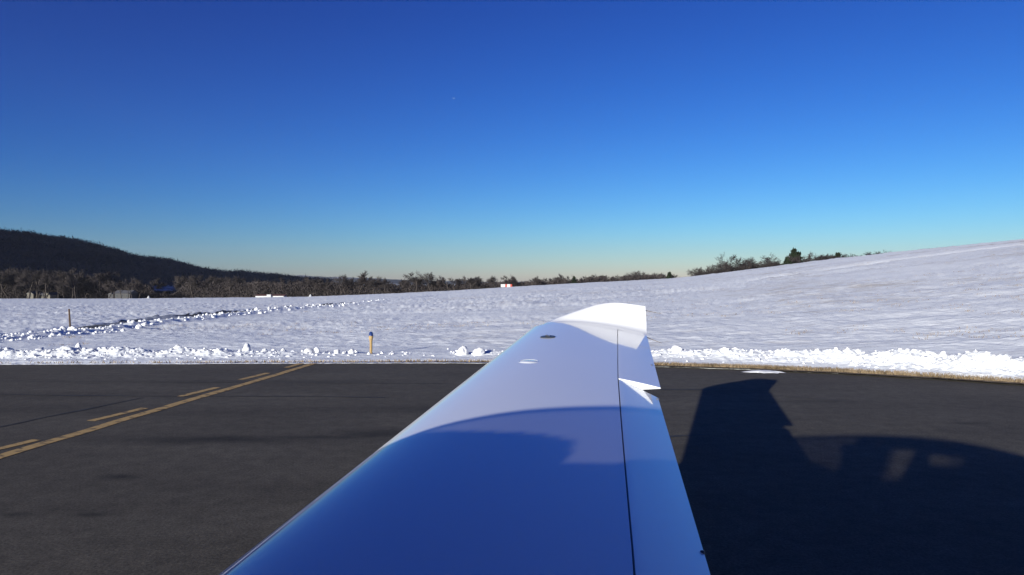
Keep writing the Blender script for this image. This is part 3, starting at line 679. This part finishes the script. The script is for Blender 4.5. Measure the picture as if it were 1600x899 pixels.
# ------------------------------------------------------------------ buildings far off
def box(bm, x0, x1, y0, y1, z0, z1):
    c = [bm.verts.new(p) for p in ((x0, y0, z0), (x1, y0, z0), (x1, y1, z0), (x0, y1, z0), (x0, y0, z1), (x1, y0, z1), (x1, y1, z1), (x0, y1, z1))]
    for q in ((0, 3, 2, 1), (4, 5, 6, 7), (0, 1, 5, 4), (1, 2, 6, 5), (2, 3, 7, 6), (3, 0, 4, 7)): bm.faces.new([c[i] for i in q])
def bobj(name, bm, m, parent=None):
    me = bpy.data.meshes.new(name); bm.to_mesh(me); bm.free(); o = bpy.data.objects.new(name, me); COL.objects.link(o); me.materials.append(m)
    if parent: o.parent = parent
    return o
def boxo(name, dims, m, parent=None):
    bm = bmesh.new(); box(bm, *dims); return bobj(name, bm, m, parent)
def gable(bm, x0, x1, y0, y1, z, rise, along='y', over=0.3, th=0.15):
    x0 -= over; x1 += over; y0 -= over; y1 += over
    for dz in (0,):
        if along == 'y': pts = [(x0, y0, z), (x1, y0, z), ((x0 + x1) / 2, y0, z + rise), (x0, y1, z), (x1, y1, z), ((x0 + x1) / 2, y1, z + rise)]
        else: pts = [(x0, y1, z), (x0, y0, z), (x0, (y0 + y1) / 2, z + rise), (x1, y1, z), (x1, y0, z), (x1, (y0 + y1) / 2, z + rise)]
        c = [bm.verts.new(p) for p in pts]
        for q in ((0, 1, 2), (3, 5, 4), (0, 2, 5, 3), (1, 4, 5, 2), (0, 3, 4, 1)): bm.faces.new([c[i] for i in q])
def house(px, row_base, r, w, hwall, m, roofm, label, wings):
    x = (px - 800) / F * r; z = H - (row_base - HZ) / F * r
    e = bpy.data.objects.new('house', None); COL.objects.link(e); e.location = (x, r, z)
    for (x0, x1, yf, hh, rise, al) in wings:
        boxo('wall', (x0, x1, yf, yf + 7, -4, hh), m, e)
        bm = bmesh.new(); gable(bm, x0, x1, yf, yf + 7, hh + 0.003, rise, al); bobj('roof', bm, roofm, e)
        if al == 'y':   # pediment in siding, proud of the roof's front face
            bm = bmesh.new(); c = [bm.verts.new(p) for p in ((x0, yf - 0.31, hh), (x1, yf - 0.31, hh), ((x0 + x1) / 2, yf - 0.31, hh + rise * 0.85))]; bm.faces.new(c); bobj('pediment', bm, m, e)
        k = max(1, int((x1 - x0) / 2.6))
        for j in range(k):
            cx = x0 + (x1 - x0) * (j + 0.5) / k
            fr = boxo('window', (cx - 0.55, cx + 0.55, yf - 0.05, yf + 0.05, 0.9, 2.3), m, e); boxo('pane', (cx - 0.42, cx + 0.42, yf - 0.08, yf - 0.04, 1.02, 2.18), M_pane, fr)
    e.scale = (0.85, 0.85, 0.72); tag(e, label, 'house'); return e
house(62, 466.5, 293, 14, 3, M_cream, M_roof, 'cream house with several gables half hidden in the left wood', [(-5.5, -2.2, -1.5, 2.6, 1.9, 'y'), (-2.2, 3.0, 0, 1.7, 1.6, 'x'), (3.0, 6.0, -1.2, 2.0, 1.6, 'y')])
house(189, 466.5, 293, 9, 3, M_greyw, M_roof, 'grey house with a pale roof among bare trees', [(-3.6, 4.5, 0, 3.0, 1.8, 'x'), (-6.0, -3.6, -0.8, 2.4, 1.0, 'y')])
x, y, z = on_ground(421, 466.2); r0 = 252.0
e = bpy.data.objects.new('long_shed', None); COL.objects.link(e); e.location = ((421 - 800) / F * r0, r0, H - (466.6 - HZ) / F * r0)
boxo('wall', (-5.2, 5.2, 0, 3.5, -1, 0.95), M_white, e)
bm = bmesh.new(); gable(bm, -5.2, 5.2, 0, 3.5, 0.953, 0.45, 'x', 0.2); bobj('roof', bm, M_roofred, e)
boxo('porch', (-0.75, 0.75, -0.8, -0.003, -1, 1.45), M_white, e)
tag(e, 'long low white shed with dull red roof at the treeline foot', 'shed')
# red and white marker board
x, y, z = on_ground(791, 449.5)
k = y / F
e = bpy.data.objects.new('marker_board', None); COL.objects.link(e); e.location = (x, y, z)
for (a, c, m) in ((-8.5, -1.6, M_white), (-1.6, 1.2, M_red), (1.2, 6.2, M_white), (6.2, 9.2, M_red)):
    boxo('panel', (a * k, c * k - 0.003, -0.06, 0.06, 0.10, 5.2 * k), m, e)
for a in (-7, 0, 7): boxo('leg', (a * k - 0.03, a * k + 0.03, 0.07, 0.12, -0.4, 4 * k), M_steel, e)
tag(e, 'small red and white board on the snow crest before the treeline', 'sign')
# small pale posts
for (px, py, lb) in ((232, 466, 'tiny white marker at the far edge of the left field'), (485, 463.5, 'tiny white marker in front of the treeline right of the shed')):
    x, y = (px - 800) / F * 250, 250.0; z = H - (py - HZ) / F * 250
    e = bpy.data.objects.new('field_marker', None); COL.objects.link(e); e.location = (x, y, z)
    bm = bmesh.new(); bmesh.ops.create_cone(bm, cap_ends=True, segments=10, radius1=0.55, radius2=0.12, depth=0.8, matrix=Matrix.Translation((0, 0, 0.4))); bobj('cone', bm, M_white, e)
    boxo('base', (-0.6, 0.6, -0.6, 0.6, -0.6, 0.0), M_white, e); tag(e, lb, 'marker')

# ------------------------------------------------------------------ wooden stake and edge light
x, y, z = on_ground(110, 516.5); zt = float(terrain_z(np.array([x]), np.array([y]))[0][0]); hgt = 35 / F * y
v, f = tube(np.array([0, 0, -0.15]), np.array([-3.2 / F * y, 0.03, hgt]), 0.032, 0.028, 6)
top = len(v); f = list(f) + [tuple(range(6, 12))]
e = mesh_obj('wooden_stake', v, f, M_wood); e.location = (x, y, zt); tag(e, 'thin leaning brown wooden stake in the snow by the cleared track', 'stake')
x, y, z = on_ground(579.5, 556.5); k = y / F; zt = float(terrain_z(np.array([x]), np.array([y]))[0][0])
e = bpy.data.objects.new('edge_light', None); COL.objects.link(e); e.location = (x, y, zt)
def lathe(name, prof, m, parent, seg=20, smooth=True):
    a = np.linspace(0, 2 * math.pi, seg, endpoint=False); v = []; 
    for (r, zz) in prof: v.append(np.stack([r * np.cos(a), r * np.sin(a), np.full(seg, zz)], -1))
    return fast_mesh(name, np.concatenate(v), grid_faces(len(prof), seg, True)[:, ::-1], m, parent, smooth)
lathe('post', [(0.001, -0.1), (0.03, -0.1), (0.028, 19 * k), (0.001, 19 * k)], M_lpost, e)
lathe('collar', [(0.028, 18 * k), (0.034, 21 * k), (0.046, 24.5 * k), (0.046, 28 * k), (0.001, 28 * k)], M_lpost, e)
lathe('lens', [(0.047, 28 * k), (0.048, 29.5 * k), (0.041, 30 * k), (0.039, 32.5 * k), (0.026, 34 * k), (0.001, 34.6 * k)], M_blue, e)
tag(e, 'yellow taxiway edge light with a blue lens standing in snow', 'edge light')

# ------------------------------------------------------------------ far aircraft, a speck in the sky
rr_ = 6000.0; e = bpy.data.objects.new('distant_airplane', None); COL.objects.link(e); e.location = ((709 - 800) / F * rr_, rr_, H - (154.5 - HZ) / F * rr_); e.rotation_euler = (0.0, 0.1, 0.25)
def spindle(name, ln, rad, m, parent):
    prof = [(0.02, -0.5), (0.6, -0.42), (1, -0.3), (1, 0.2), (0.6, 0.4), (0.05, 0.5)]; a = np.linspace(0, 6.2832, 12, endpoint=False)
    v = np.concatenate([np.stack([np.full(12, q * ln), r * rad * np.cos(a), r * rad * np.sin(a)], -1) for r, q in prof]); return fast_mesh(name, v, grid_faces(6, 12, True), m, parent, True)
spindle('fuselage', 22, 1.2, M_white, e)
for sgn in (-1, 1):
    mesh_obj('wing', [(-2.5, 0.5 * sgn, -0.3), (2.5, 0.5 * sgn, -0.3), (5, 10 * sgn, 0.3), (3.5, 10 * sgn, 0.3), (-2.5, 0.5 * sgn, 0.05), (2.5, 0.5 * sgn, 0.05), (5, 10 * sgn, 0.4), (3.5, 10 * sgn, 0.4)], [(0, 1, 2, 3), (4, 7, 6, 5), (0, 4, 5, 1), (1, 5, 6, 2), (2, 6, 7, 3), (3, 7, 4, 0)], M_white, e)
mesh_obj('tail_fin', [(8, -0.15, 0.8), (10.6, -0.15, 0.8), (11.2, -0.1, 4.2), (10, -0.1, 4.2), (8, 0.15, 0.8), (10.6, 0.15, 0.8), (11.2, 0.1, 4.2), (10, 0.1, 4.2)], [(0, 1, 2, 3), (4, 7, 6, 5), (0, 4, 5, 1), (1, 5, 6, 2), (2, 6, 7, 3), (3, 7, 4, 0)], M_white, e)
tag(e, 'tiny pale airplane high in the blue sky', 'airplane')

# ------------------------------------------------------------------ our aircraft (x aft, y outboard to the right, z up; the camera is at its rear right window)
PSI = math.radians(11.5)
plane = bpy.data.objects.new('light_aircraft', None); COL.objects.link(plane); plane.rotation_euler = (0, 0, -PSI)
tag(plane, 'white low wing light aircraft, its glossy right wing reaching over the taxiway', 'aircraft')
YC = -0.48
def to_local(p): return np.array([p[0] * math.cos(PSI) - p[1] * math.sin(PSI), p[0] * math.sin(PSI) + p[1] * math.cos(PSI), p[2]])

def x_le(y): return -1.05 + 0.0232 * (y - 2.14)
def z_le(y): return 0.850 + 0.0861 * (y - 2.14)
def x_te(y): return 0.051 - np.where(np.asarray(y) < 3.786, 0.064, 0.0490) * (y - 3.786)
def z_te(y): return 0.965 + 0.0867 * (y - 3.786)
def airfoil(xi, t=0.135, m=0.022, p=0.42):
    xi = np.asarray(xi, float)
    yt = 5 * t * (0.2969 * np.sqrt(xi) - 0.1260 * xi - 0.3516 * xi ** 2 + 0.2843 * xi ** 3 - 0.1015 * xi ** 4)
    yc = np.where(xi < p, m / p ** 2 * (2 * p * xi - xi ** 2), m / (1 - p) ** 2 * (1 - 2 * p + 2 * p * xi - xi ** 2))
    return yc + yt, yc - yt
def surf(xi, y, up=True, t=0.135):
    xi = np.asarray(xi, float)
    c = x_te(y) - x_le(y); u, l = airfoil(xi, t)
    z = z_le(y) + (z_te(y) - z_le(y)) * xi + c * (u if up else l)
    return x_le(y) + c * np.asarray(xi), z
def hinge(y): return float(np.interp(y, [-0.2, 1.75, 2.8, 5.5], [0.825, 0.818, 0.80, 0.757]))
SP = np.concatenate([np.linspace(-0.2, 5.5, 58)])
xi_u = (0.5 * (1 + np.cos(np.linspace(0, math.pi, 46))))        # hinge -> nose
xi_l = (0.5 * (1 - np.cos(np.linspace(0, math.pi, 30))))[1:]
V_ = []
for yy in SP:
    xu, zu = surf(hinge(yy) * xi_u, yy); xl, zl = surf(hinge(yy) * xi_l, yy, False)
    V_.append(np.concatenate([np.stack([xu, np.full_like(xu, yy), zu], -1), np.stack([xl, np.full_like(xl, yy), zl], -1)]))
nv = len(V_[0])
wing = fast_mesh('wing', np.concatenate(V_), grid_faces(len(SP), nv, True), M_paint, plane, True)
def auto_smooth(o, ang=35):
    me = o.data; me.set_sharp_from_angle(angle=math.radians(ang))
auto_smooth(wing)
def control(name, y0, y1, defl, parent, gap=0.0025):
    ys = np.linspace(y0, y1, 26); out = []
    for yy in ys:
        c = x_te(yy) - x_le(yy); hg = hinge(yy); xs = np.linspace(hg + gap / c, 1.0, 16)
        xu, zu = surf(xs, yy); xl, zl = surf(xs[::-1], yy, False)
        hx, hz = x_le(yy) + c * hg, surf([hg], yy)[1][0] - 0.008
        # rounded nose and blunt trailing edge
        nx = xu[0] - 0.0 ; px = np.concatenate([xu, xl]); pz = np.concatenate([zu + 0.0012, zl - 0.0012])
        px[0] += 0.002; pz[0] -= 0.0015
        dx, dz = px - hx, pz - hz; ca, sa = math.cos(defl), math.sin(defl)
        out.append(np.stack([hx + dx * ca + dz * sa, np.full_like(px, yy), hz - dx * sa + dz * ca], -1))
    k = len(out[0]); v = np.concatenate(out); f = [tuple(q) for q in grid_faces(len(ys), k, True)] + [tuple(range(k))[::-1], tuple((len(ys) - 1) * k + j for j in range(k))]
    o = mesh_obj(name, v, f, M_paint, parent, True); auto_smooth(o, 30); return o
flap = control('flap', 0.12, 3.765, math.radians(11.5), wing)
ail = control('aileron', 3.785, 5.48, math.radians(-1.5), wing)
# dark seal strip lying in the hinge gap
st = []
for yy in np.linspace(0.1, 5.48, 40):
    c = x_te(yy) - x_le(yy); xu, zu = surf([hinge(yy)], yy); st += [(xu[0] + 0.0005, yy, zu[0] - 0.035), (xu[0] + 0.02, yy, zu[0] - 0.037)]
mesh_obj('hinge_seal', st, [(2 * k, 2 * k + 2, 2 * k + 3, 2 * k + 1) for k in range(39)], M_gap, wing)

# winglet: a bend at the tip, then a swept blade
zt0 = float(z_te(5.5)); path = [(5.50, 0.0, 0), (5.56, 0.005, 0.02), (5.61, 0.018, 0.06), (5.655, 0.045, 0.12), (5.69, 0.08, 0.22), (5.73, 0.125, 0.42), (5.77, 0.17, 0.66), (5.805, 0.205, 0.86), (5.825, 0.222, 0.95), (5.832, 0.229, 1.0)]
xs_u = 0.5 * (1 + np.cos(np.linspace(0, math.pi, 30))); xs_l = 0.5 * (1 - np.cos(np.linspace(0, math.pi, 30)))[1:-1]
V_ = []
for i, (yy, dz, s) in enumerate(path):
    pa, pb_ = path[max(i - 1, 0)], path[min(i + 1, len(path) - 1)]
    ty, tz = pb_[0] - pa[0], pb_[1] - pa[1] + 0.0867 * 0; ln = math.hypot(ty, tz); ny, nz = -tz / ln, ty / ln
    if i == 0: ny, nz = 0, 1
    le = x_le(5.5) + (0.0 if s == 0 else 0) + np.interp(s, [0, 0.06, 0.12, 0.22, 0.42, 0.66, 0.86, 0.95, 1.0], [0, 0.05, 0.11, 0.18, 0.29, 0.41, 0.50, 0.57, 0.66])
    te = x_te(5.5) - 0.012 * s; c = te - le
    t = np.interp(s, [0, 0.12, 1.0], [0.135, 0.09, 0.05]) ; u, l = airfoil(xs_u, t, 0.022 * (1 - s))[0], airfoil(xs_l, t, 0.022 * (1 - s))[1]
    if i == 0: zl0 = z_le(5.5)
    zle = z_le(5.5) + 0.0867 * (yy - 5.5) * (1 - s) + dz; zte = z_te(5.5) + 0.0867 * (yy - 5.5) * (1 - s) + dz
    k = np.concatenate([xs_u, xs_l]); nz_ = np.concatenate([u, l]) * c
    V_.append(np.stack([le + c * k, yy + ny * nz_, zle + (zte - zle) * k + nz * nz_], -1))
k = len(V_[0]); f = [tuple(q) for q in grid_faces(len(path), k, True)] + [tuple((len(path) - 1) * k + j for j in range(k))]
winglet = mesh_obj('winglet', np.concatenate(V_), f, M_paint, wing, True); auto_smooth(winglet, 40)

def on_wing(px, py):
    for t in np.linspace(0.8, 7, 5000):
        p = to_local(((px - 800) / F * t, t, H - (py - HZ) / F * t)); xi = (p[0] - x_le(p[1])) / (x_te(p[1]) - x_le(p[1]))
        if 0 < xi < 1 and p[2] <= surf([xi], p[1])[1][0]: return p, xi
    return None, None
def wing_frame(p, xi):
    c = x_te(p[1]) - x_le(p[1]); a, bq = surf([max(xi - 0.02, 0)], p[1]), surf([xi + 0.02], p[1]); d = surf([xi], p[1] + 0.05)
    tx = Vector((bq[0][0] - a[0][0], 0, bq[1][0] - a[1][0])).normalized(); ty = Vector((0, 0.05, d[1][0] - surf([xi], p[1])[1][0])).normalized(); n_ = tx.cross(ty).normalized()
    if n_.z < 0: n_ = -n_
    ty = n_.cross(tx); m = Matrix((tx, ty, n_)).transposed().to_4x4(); m.translation = Vector(p) ; return m
p, xi = on_wing(856, 527); mw = wing_frame(p, xi)
o = lathe('fuel_cap', [(0.001, 0.004), (0.028, 0.004), (0.03, 0.0055), (0.05, 0.0055), (0.053, 0.003), (0.056, -0.004)], M_cap, wing, 32); o.matrix_local = mw
bm = bmesh.new(); box(bm, -0.006, 0.006, -0.022, 0.022, 0.006, 0.014); o2 = bobj('latch', bm, M_steel, wing); o2.matrix_local = mw @ Matrix.Rotation(0.6, 4, 'Z')
p, xi = on_wing(826, 565); mw = wing_frame(p, xi)
o = lathe('access_panel', [(0.001, 0.0006), (0.050, 0.0006), (0.0515, -0.0015), (0.0535, -0.0015), (0.0545, 0.0008), (0.058, 0.0008), (0.060, -0.003)], M_paint, wing, 40); o.matrix_local = mw
# static wicks and screws along the trailing edge
def wick(p0, p1): v, f = tube(np.array(p0, float), np.array(p1, float), 0.0035, 0.0015, 6); mesh_obj('static_wick', v, f, M_wick, wing)
wick((x_te(5.5) - 0.02, 5.815, zt0 + 0.195), (x_te(5.5) + 0.12, 5.83, zt0 + 0.165)); wick((x_te(5.45) - 0.02, 5.47, z_te(5.45) + 0.008), (x_te(5.45) + 0.115, 5.49, z_te(5.45) - 0.045))
for yy, dz, m in ((3.73, -0.045, M_steel), (4.35, 0.006, M_steel), (2.02, -0.045, M_cap)):
    o = lathe('screw', [(0.001, 0.006), (0.006, 0.005), (0.007, -0.004)], m, wing, 12); o.location = (x_te(yy) - 0.018, yy, z_te(yy) + dz + 0.006)

# ---- fuselage: lofted sections, cabin cut into shell, canopy and windows
ST = [(-3.05, 0.16, 0.86, 1.18), (-2.95, 0.30, 0.74, 1.28), (-2.6, 0.42, 0.62, 1.36), (-2.3, 0.49, 0.56, 1.41), (-2.12, 0.53, 0.52, 1.44), (-1.95, 0.555, 0.50, 1.575), (-1.8, 0.57, 0.49, 1.715), (-1.6, 0.58, 0.48, 1.80), (-1.35, 0.585, 0.47, 1.845), (-1.05, 0.585, 0.47, 1.875),
      (-0.66, 0.58, 0.47, 1.905), (-0.31, 0.572, 0.48, 1.912), (0.08, 0.56, 0.52, 1.885), (0.34, 0.54, 0.57, 1.84), (0.6, 0.50, 0.63, 1.775), (1.0, 0.42, 0.72, 1.65), (1.6, 0.29, 0.83, 1.47), (2.4, 0.20, 0.91, 1.33), (3.4, 0.15, 0.96, 1.25), (4.4, 0.12, 0.98, 1.20), (5.0, 0.06, 1.0, 1.16)]
ST = np.array(ST)
xs = np.unique(np.concatenate([np.linspace(-3.05, -2.2, 16), np.arange(-2.2, 0.9, 0.0125), np.linspace(0.9, 5.0, 40)]))
def pchip(xq, xk, yk):
    d = np.diff(yk) / np.diff(xk); m = np.zeros(len(xk)); m[1:-1] = np.where(d[:-1] * d[1:] > 0, 2 * d[:-1] * d[1:] / (d[:-1] + d[1:] + 1e-12), 0); m[0], m[-1] = d[0], d[-1]
    i = np.clip(np.searchsorted(xk, xq) - 1, 0, len(xk) - 2); h = xk[i + 1] - xk[i]; t = (xq - xk[i]) / h
    return (2 * t ** 3 - 3 * t ** 2 + 1) * yk[i] + (t ** 3 - 2 * t ** 2 + t) * h * m[i] + (-2 * t ** 3 + 3 * t ** 2) * yk[i + 1] + (t ** 3 - t ** 2) * h * m[i + 1]
wH, zB, zT = (pchip(xs, ST[:, 0], ST[:, k]) for k in (1, 2, 3))
NA = 224; an = np.linspace(0, 2 * math.pi, NA, endpoint=False)
zwid = np.minimum(1.28, 0.5 * (zB + zT) + 0.12)                     # height of greatest width
ca, sa = np.cos(an), np.sin(an)
FX = np.repeat(xs[:, None], NA, 1); cy = np.sign(ca) * np.abs(ca) ** 0.80; sz = np.sign(sa) * np.abs(sa) ** 0.80
FY = YC + wH[:, None] * cy[None]; FZ = np.where(sa[None] >= 0, zwid[:, None] + (zT - zwid)[:, None] * sz[None], zwid[:, None] + (zwid - zB)[:, None] * sz[None])
FV = np.stack([FX, FY, FZ], -1); faces = grid_faces(len(xs), NA, True)
fc = FV.reshape(-1, 3)[faces].mean(1)
dq = (YC - fc[:, 1]) / 0.916; xc, zc_ = fc[:, 0] + 0.3334 * dq, fc[:, 2] - 0.2233 * dq       # where a ray along the sun crosses the centre plane
right = fc[:, 1] > YC
shadow_sill = np.interp(fc[:, 0], [-2.2, -1.37, -1.27, -1.2, -1.15, -1.12, -1.10, -1.07, -1.0, -0.92, -0.8, -0.6, 0.3], [1.59, 1.585, 1.575, 1.555, 1.525, 1.495, 1.475, 1.468, 1.48, 1.495, 1.49, 1.41, 1.41])  # raised at the front, unseen, to cast the occupants' dark shadow on the wing
front = (fc[:, 0] > -2.12) & (fc[:, 0] < np.where(right | (np.abs(fc[:, 1] - YC) < 0.2), -0.66, -1.03)) & (fc[:, 2] > shadow_sill)  # left glass cut short so the unseen opaque side darkens the shadow
rear_r = right & (fc[:, 0] > -0.46) & (fc[:, 0] < 0.32) & (fc[:, 2] > 1.39) & (fc[:, 2] < np.interp(fc[:, 0], [-0.46, -0.3, 0.1, 0.32], [1.76, 1.76, 1.72, 1.58])) & (np.abs(fc[:, 1] - YC) > 0.22)
rear_l = ~right & (np.abs(fc[:, 1] - YC) > 0.15) & (((xc > -0.50 + 0.15 * np.clip(zc_ - 1.66, -1, 0)) & (xc < -0.32 + 0.35 * (zc_ - 1.72)) & (zc_ > 1.50) & (zc_ < 1.79)) | ((xc > -0.17) & (xc < 0.11 - 1.2 * np.clip(1.72 - zc_, 0, 1)) & (zc_ > 1.66) & (zc_ < 1.745)))  # unseen left windows, outlined to throw the light patches inside the shadow
rearw = rear_r | rear_l
storm = (fc[:, 0] > -0.26) & (fc[:, 0] < 0.16) & (fc[:, 2] > 1.44) & (fc[:, 2] < 1.67) & (fc[:, 1] > YC)
body = faces[~(front | rearw)]
fus = fast_mesh('fuselage', FV.reshape(-1, 3), body, M_paint, plane, True)
fast_mesh('canopy', FV.reshape(-1, 3), faces[front], M_glass, plane, True)
fast_mesh('side_window', FV.reshape(-1, 3), faces[rearw & (fc[:, 1] < YC)], M_glass, plane, True)
fast_mesh('side_window', FV.reshape(-1, 3), faces[rearw & (fc[:, 1] > YC) & ~storm], M_glass, plane, True)   # its small storm window stands open
for o in list(plane.children):
    if o.name.startswith(('fuselage', 'canopy', 'side_window')):
        bm = bmesh.new(); bm.from_mesh(o.data); bmesh.ops.delete(bm, geom=[v for v in bm.verts if not v.link_faces], context='VERTS'); bm.to_mesh(o.data); bm.free()
# cabin inside: floor, panel, seats
boxo('cabin_floor', (-2.0, 0.6, YC - 0.45, YC + 0.45, 0.68, 0.71), M_lining, plane)
def rbox(name, x0, x1, y0, y1, z0, z1, m, lean=0.0, bev=0.05):
    bm = bmesh.new(); box(bm, x0, x1, y0, y1, z0, z1)
    for v in bm.verts: v.co.x += lean * (v.co.z - z0)
    bmesh.ops.bevel(bm, geom=list(bm.edges), offset=bev, segments=3, affect='EDGES'); return bobj(name, bm, m, plane)
rbox('instrument_panel', -2.05, -1.85, YC - 0.5, YC + 0.5, 0.95, 1.43, M_lining, 0.0, 0.04)
def seat(x, yc, top):
    s = rbox('seat', x - 0.5, x, yc - 0.23, yc + 0.23, 0.75, 0.95, M_seat)
    b_ = rbox('seat_back', x - 0.08, x + 0.06, yc - 0.24, yc + 0.24, 0.9, top - 0.2, M_seat, 0.12); h_ = rbox('headrest', x + 0.0, x + 0.14, yc - 0.2, yc + 0.2, top - 0.24, top, M_seat, 0.1, 0.06)
seat(-1.45, YC - 0.27, 1.60); seat(-1.45, YC + 0.27, 1.60)  # unseen front seats, added as shadow casters in place of the occupants
# tail
def slab(name, pts, th, m, parent, axis='y'):
    pts = np.array(pts, float); n = len(pts); o = np.zeros(3); o['xyz'.index(axis)] = th / 2
    return mesh_obj(name, np.concatenate([pts - o, pts + o]), [tuple(range(n))[::-1], tuple(range(n, 2 * n))] + [(k, (k + 1) % n, n + (k + 1) % n, n + k) for k in range(n)], m, parent)
slab('tail_fin', [(4.2, YC, 1.1), (5.05, YC, 1.05), (5.35, YC, 2.15), (4.75, YC, 2.15)], 0.08, M_paint, plane)
slab('tailplane', [(4.7, YC - 1.6, 2.17), (5.25, YC - 1.6, 2.17), (5.45, YC, 2.17), (5.25, YC + 1.6, 2.17), (4.7, YC + 1.6, 2.17), (4.55, YC, 2.17)], 0.06, M_paint, plane, 'z')
# left wing mirrored, with its own parts
lw = wing.copy(); COL.objects.link(lw); lw.location = (0, 2 * YC, 0); lw.scale = (1, -1, 1)
for ch in list(wing.children):
    c = ch.copy(); COL.objects.link(c); c.parent = lw
# undercarriage and propeller
def wheel(x, y, r, top):
    w = bpy.data.objects.new('wheel', None); COL.objects.link(w); w.parent = plane; w.location = (x, y, r)
    t = lathe('tyre', [(r * 0.5, -0.06), (r * 0.9, -0.065), (r, -0.03), (r, 0.03), (r * 0.9, 0.065), (r * 0.5, 0.06)], M_rubber, w, 28); t.rotation_euler = (math.pi / 2, 0, 0)
    t = lathe('rim', [(0.02, -0.05), (r * 0.52, -0.05), (r * 0.52, 0.05), (0.02, 0.05)], M_steel, w, 24); t.rotation_euler = (math.pi / 2, 0, 0)
    v, f = tube(np.array([x, y, r]), np.array(top, float), 0.03, 0.04, 8); mesh_obj('gear_leg', v, f, M_paint, plane)
wheel(-0.15, YC + 1.45, 0.20, (-0.35, YC + 0.45, 0.62)); wheel(-0.15, YC - 1.45, 0.20, (-0.35, YC - 0.45, 0.62)); wheel(-2.35, YC, 0.17, (-2.3, YC, 0.68))
sp = lathe('spinner', [(0.001, 0.30), (0.06, 0.26), (0.12, 0.14), (0.15, 0.0), (0.001, 0.0)], M_paint, plane, 24); sp.rotation_euler = (0, -math.pi / 2, 0); sp.location = (-3.05, YC, 1.02)
for k in range(3):
    a = math.radians(-90 + 120 * k); d = Vector((0, math.cos(a), math.sin(a))); n_ = Vector((0.35, -math.sin(a) * 0.94, math.cos(a) * 0.94)); c0 = Vector((-3.12, YC, 1.02))
    pts = []
    for (s, w_) in ((0.12, 0.05), (0.4, 0.075), (0.7, 0.06), (0.9, 0.03)): pts += [c0 + d * s + n_ * w_, c0 + d * s - n_ * w_]
    th = Vector((0.012, 0, 0)); vv = [q - th for q in pts] + [q + th for q in pts]
    f = []
    for j in range(3): f += [(2 * j, 2 * j + 1, 2 * j + 3, 2 * j + 2), (8 + 2 * j, 8 + 2 * j + 2, 8 + 2 * j + 3, 8 + 2 * j + 1), (2 * j, 2 * j + 2, 10 + 2 * j, 8 + 2 * j), (2 * j + 1, 9 + 2 * j, 11 + 2 * j, 2 * j + 3)]
    mesh_obj('propeller_blade', [tuple(q) for q in vv], f, M_rubber, plane)

# ------------------------------------------------------------------ winter haze
HAZE = True
if HAZE:
    bm = bmesh.new(); box(bm, -5600, 5600, -5600, 5600, -60, 275); hz = bobj('haze', bm, bpy.data.materials.new('winter_haze'))
    hm = hz.data.materials[0]; hm.use_nodes = True; hn = hm.node_tree; hn.nodes.clear()
    ho = hn.nodes.new('ShaderNodeOutputMaterial'); hv = hn.nodes.new('ShaderNodeVolumePrincipled')
    hv.inputs['Color'].default_value = (0.62, 0.66, 0.76, 1); hv.inputs['Density'].default_value = 0.00006; hv.inputs['Anisotropy'].default_value = 0.0
    hn.links.new(hv.outputs[0], ho.inputs['Volume']); tag(hz, 'thin bluish winter haze over the valley', 'haze', kind='stuff')
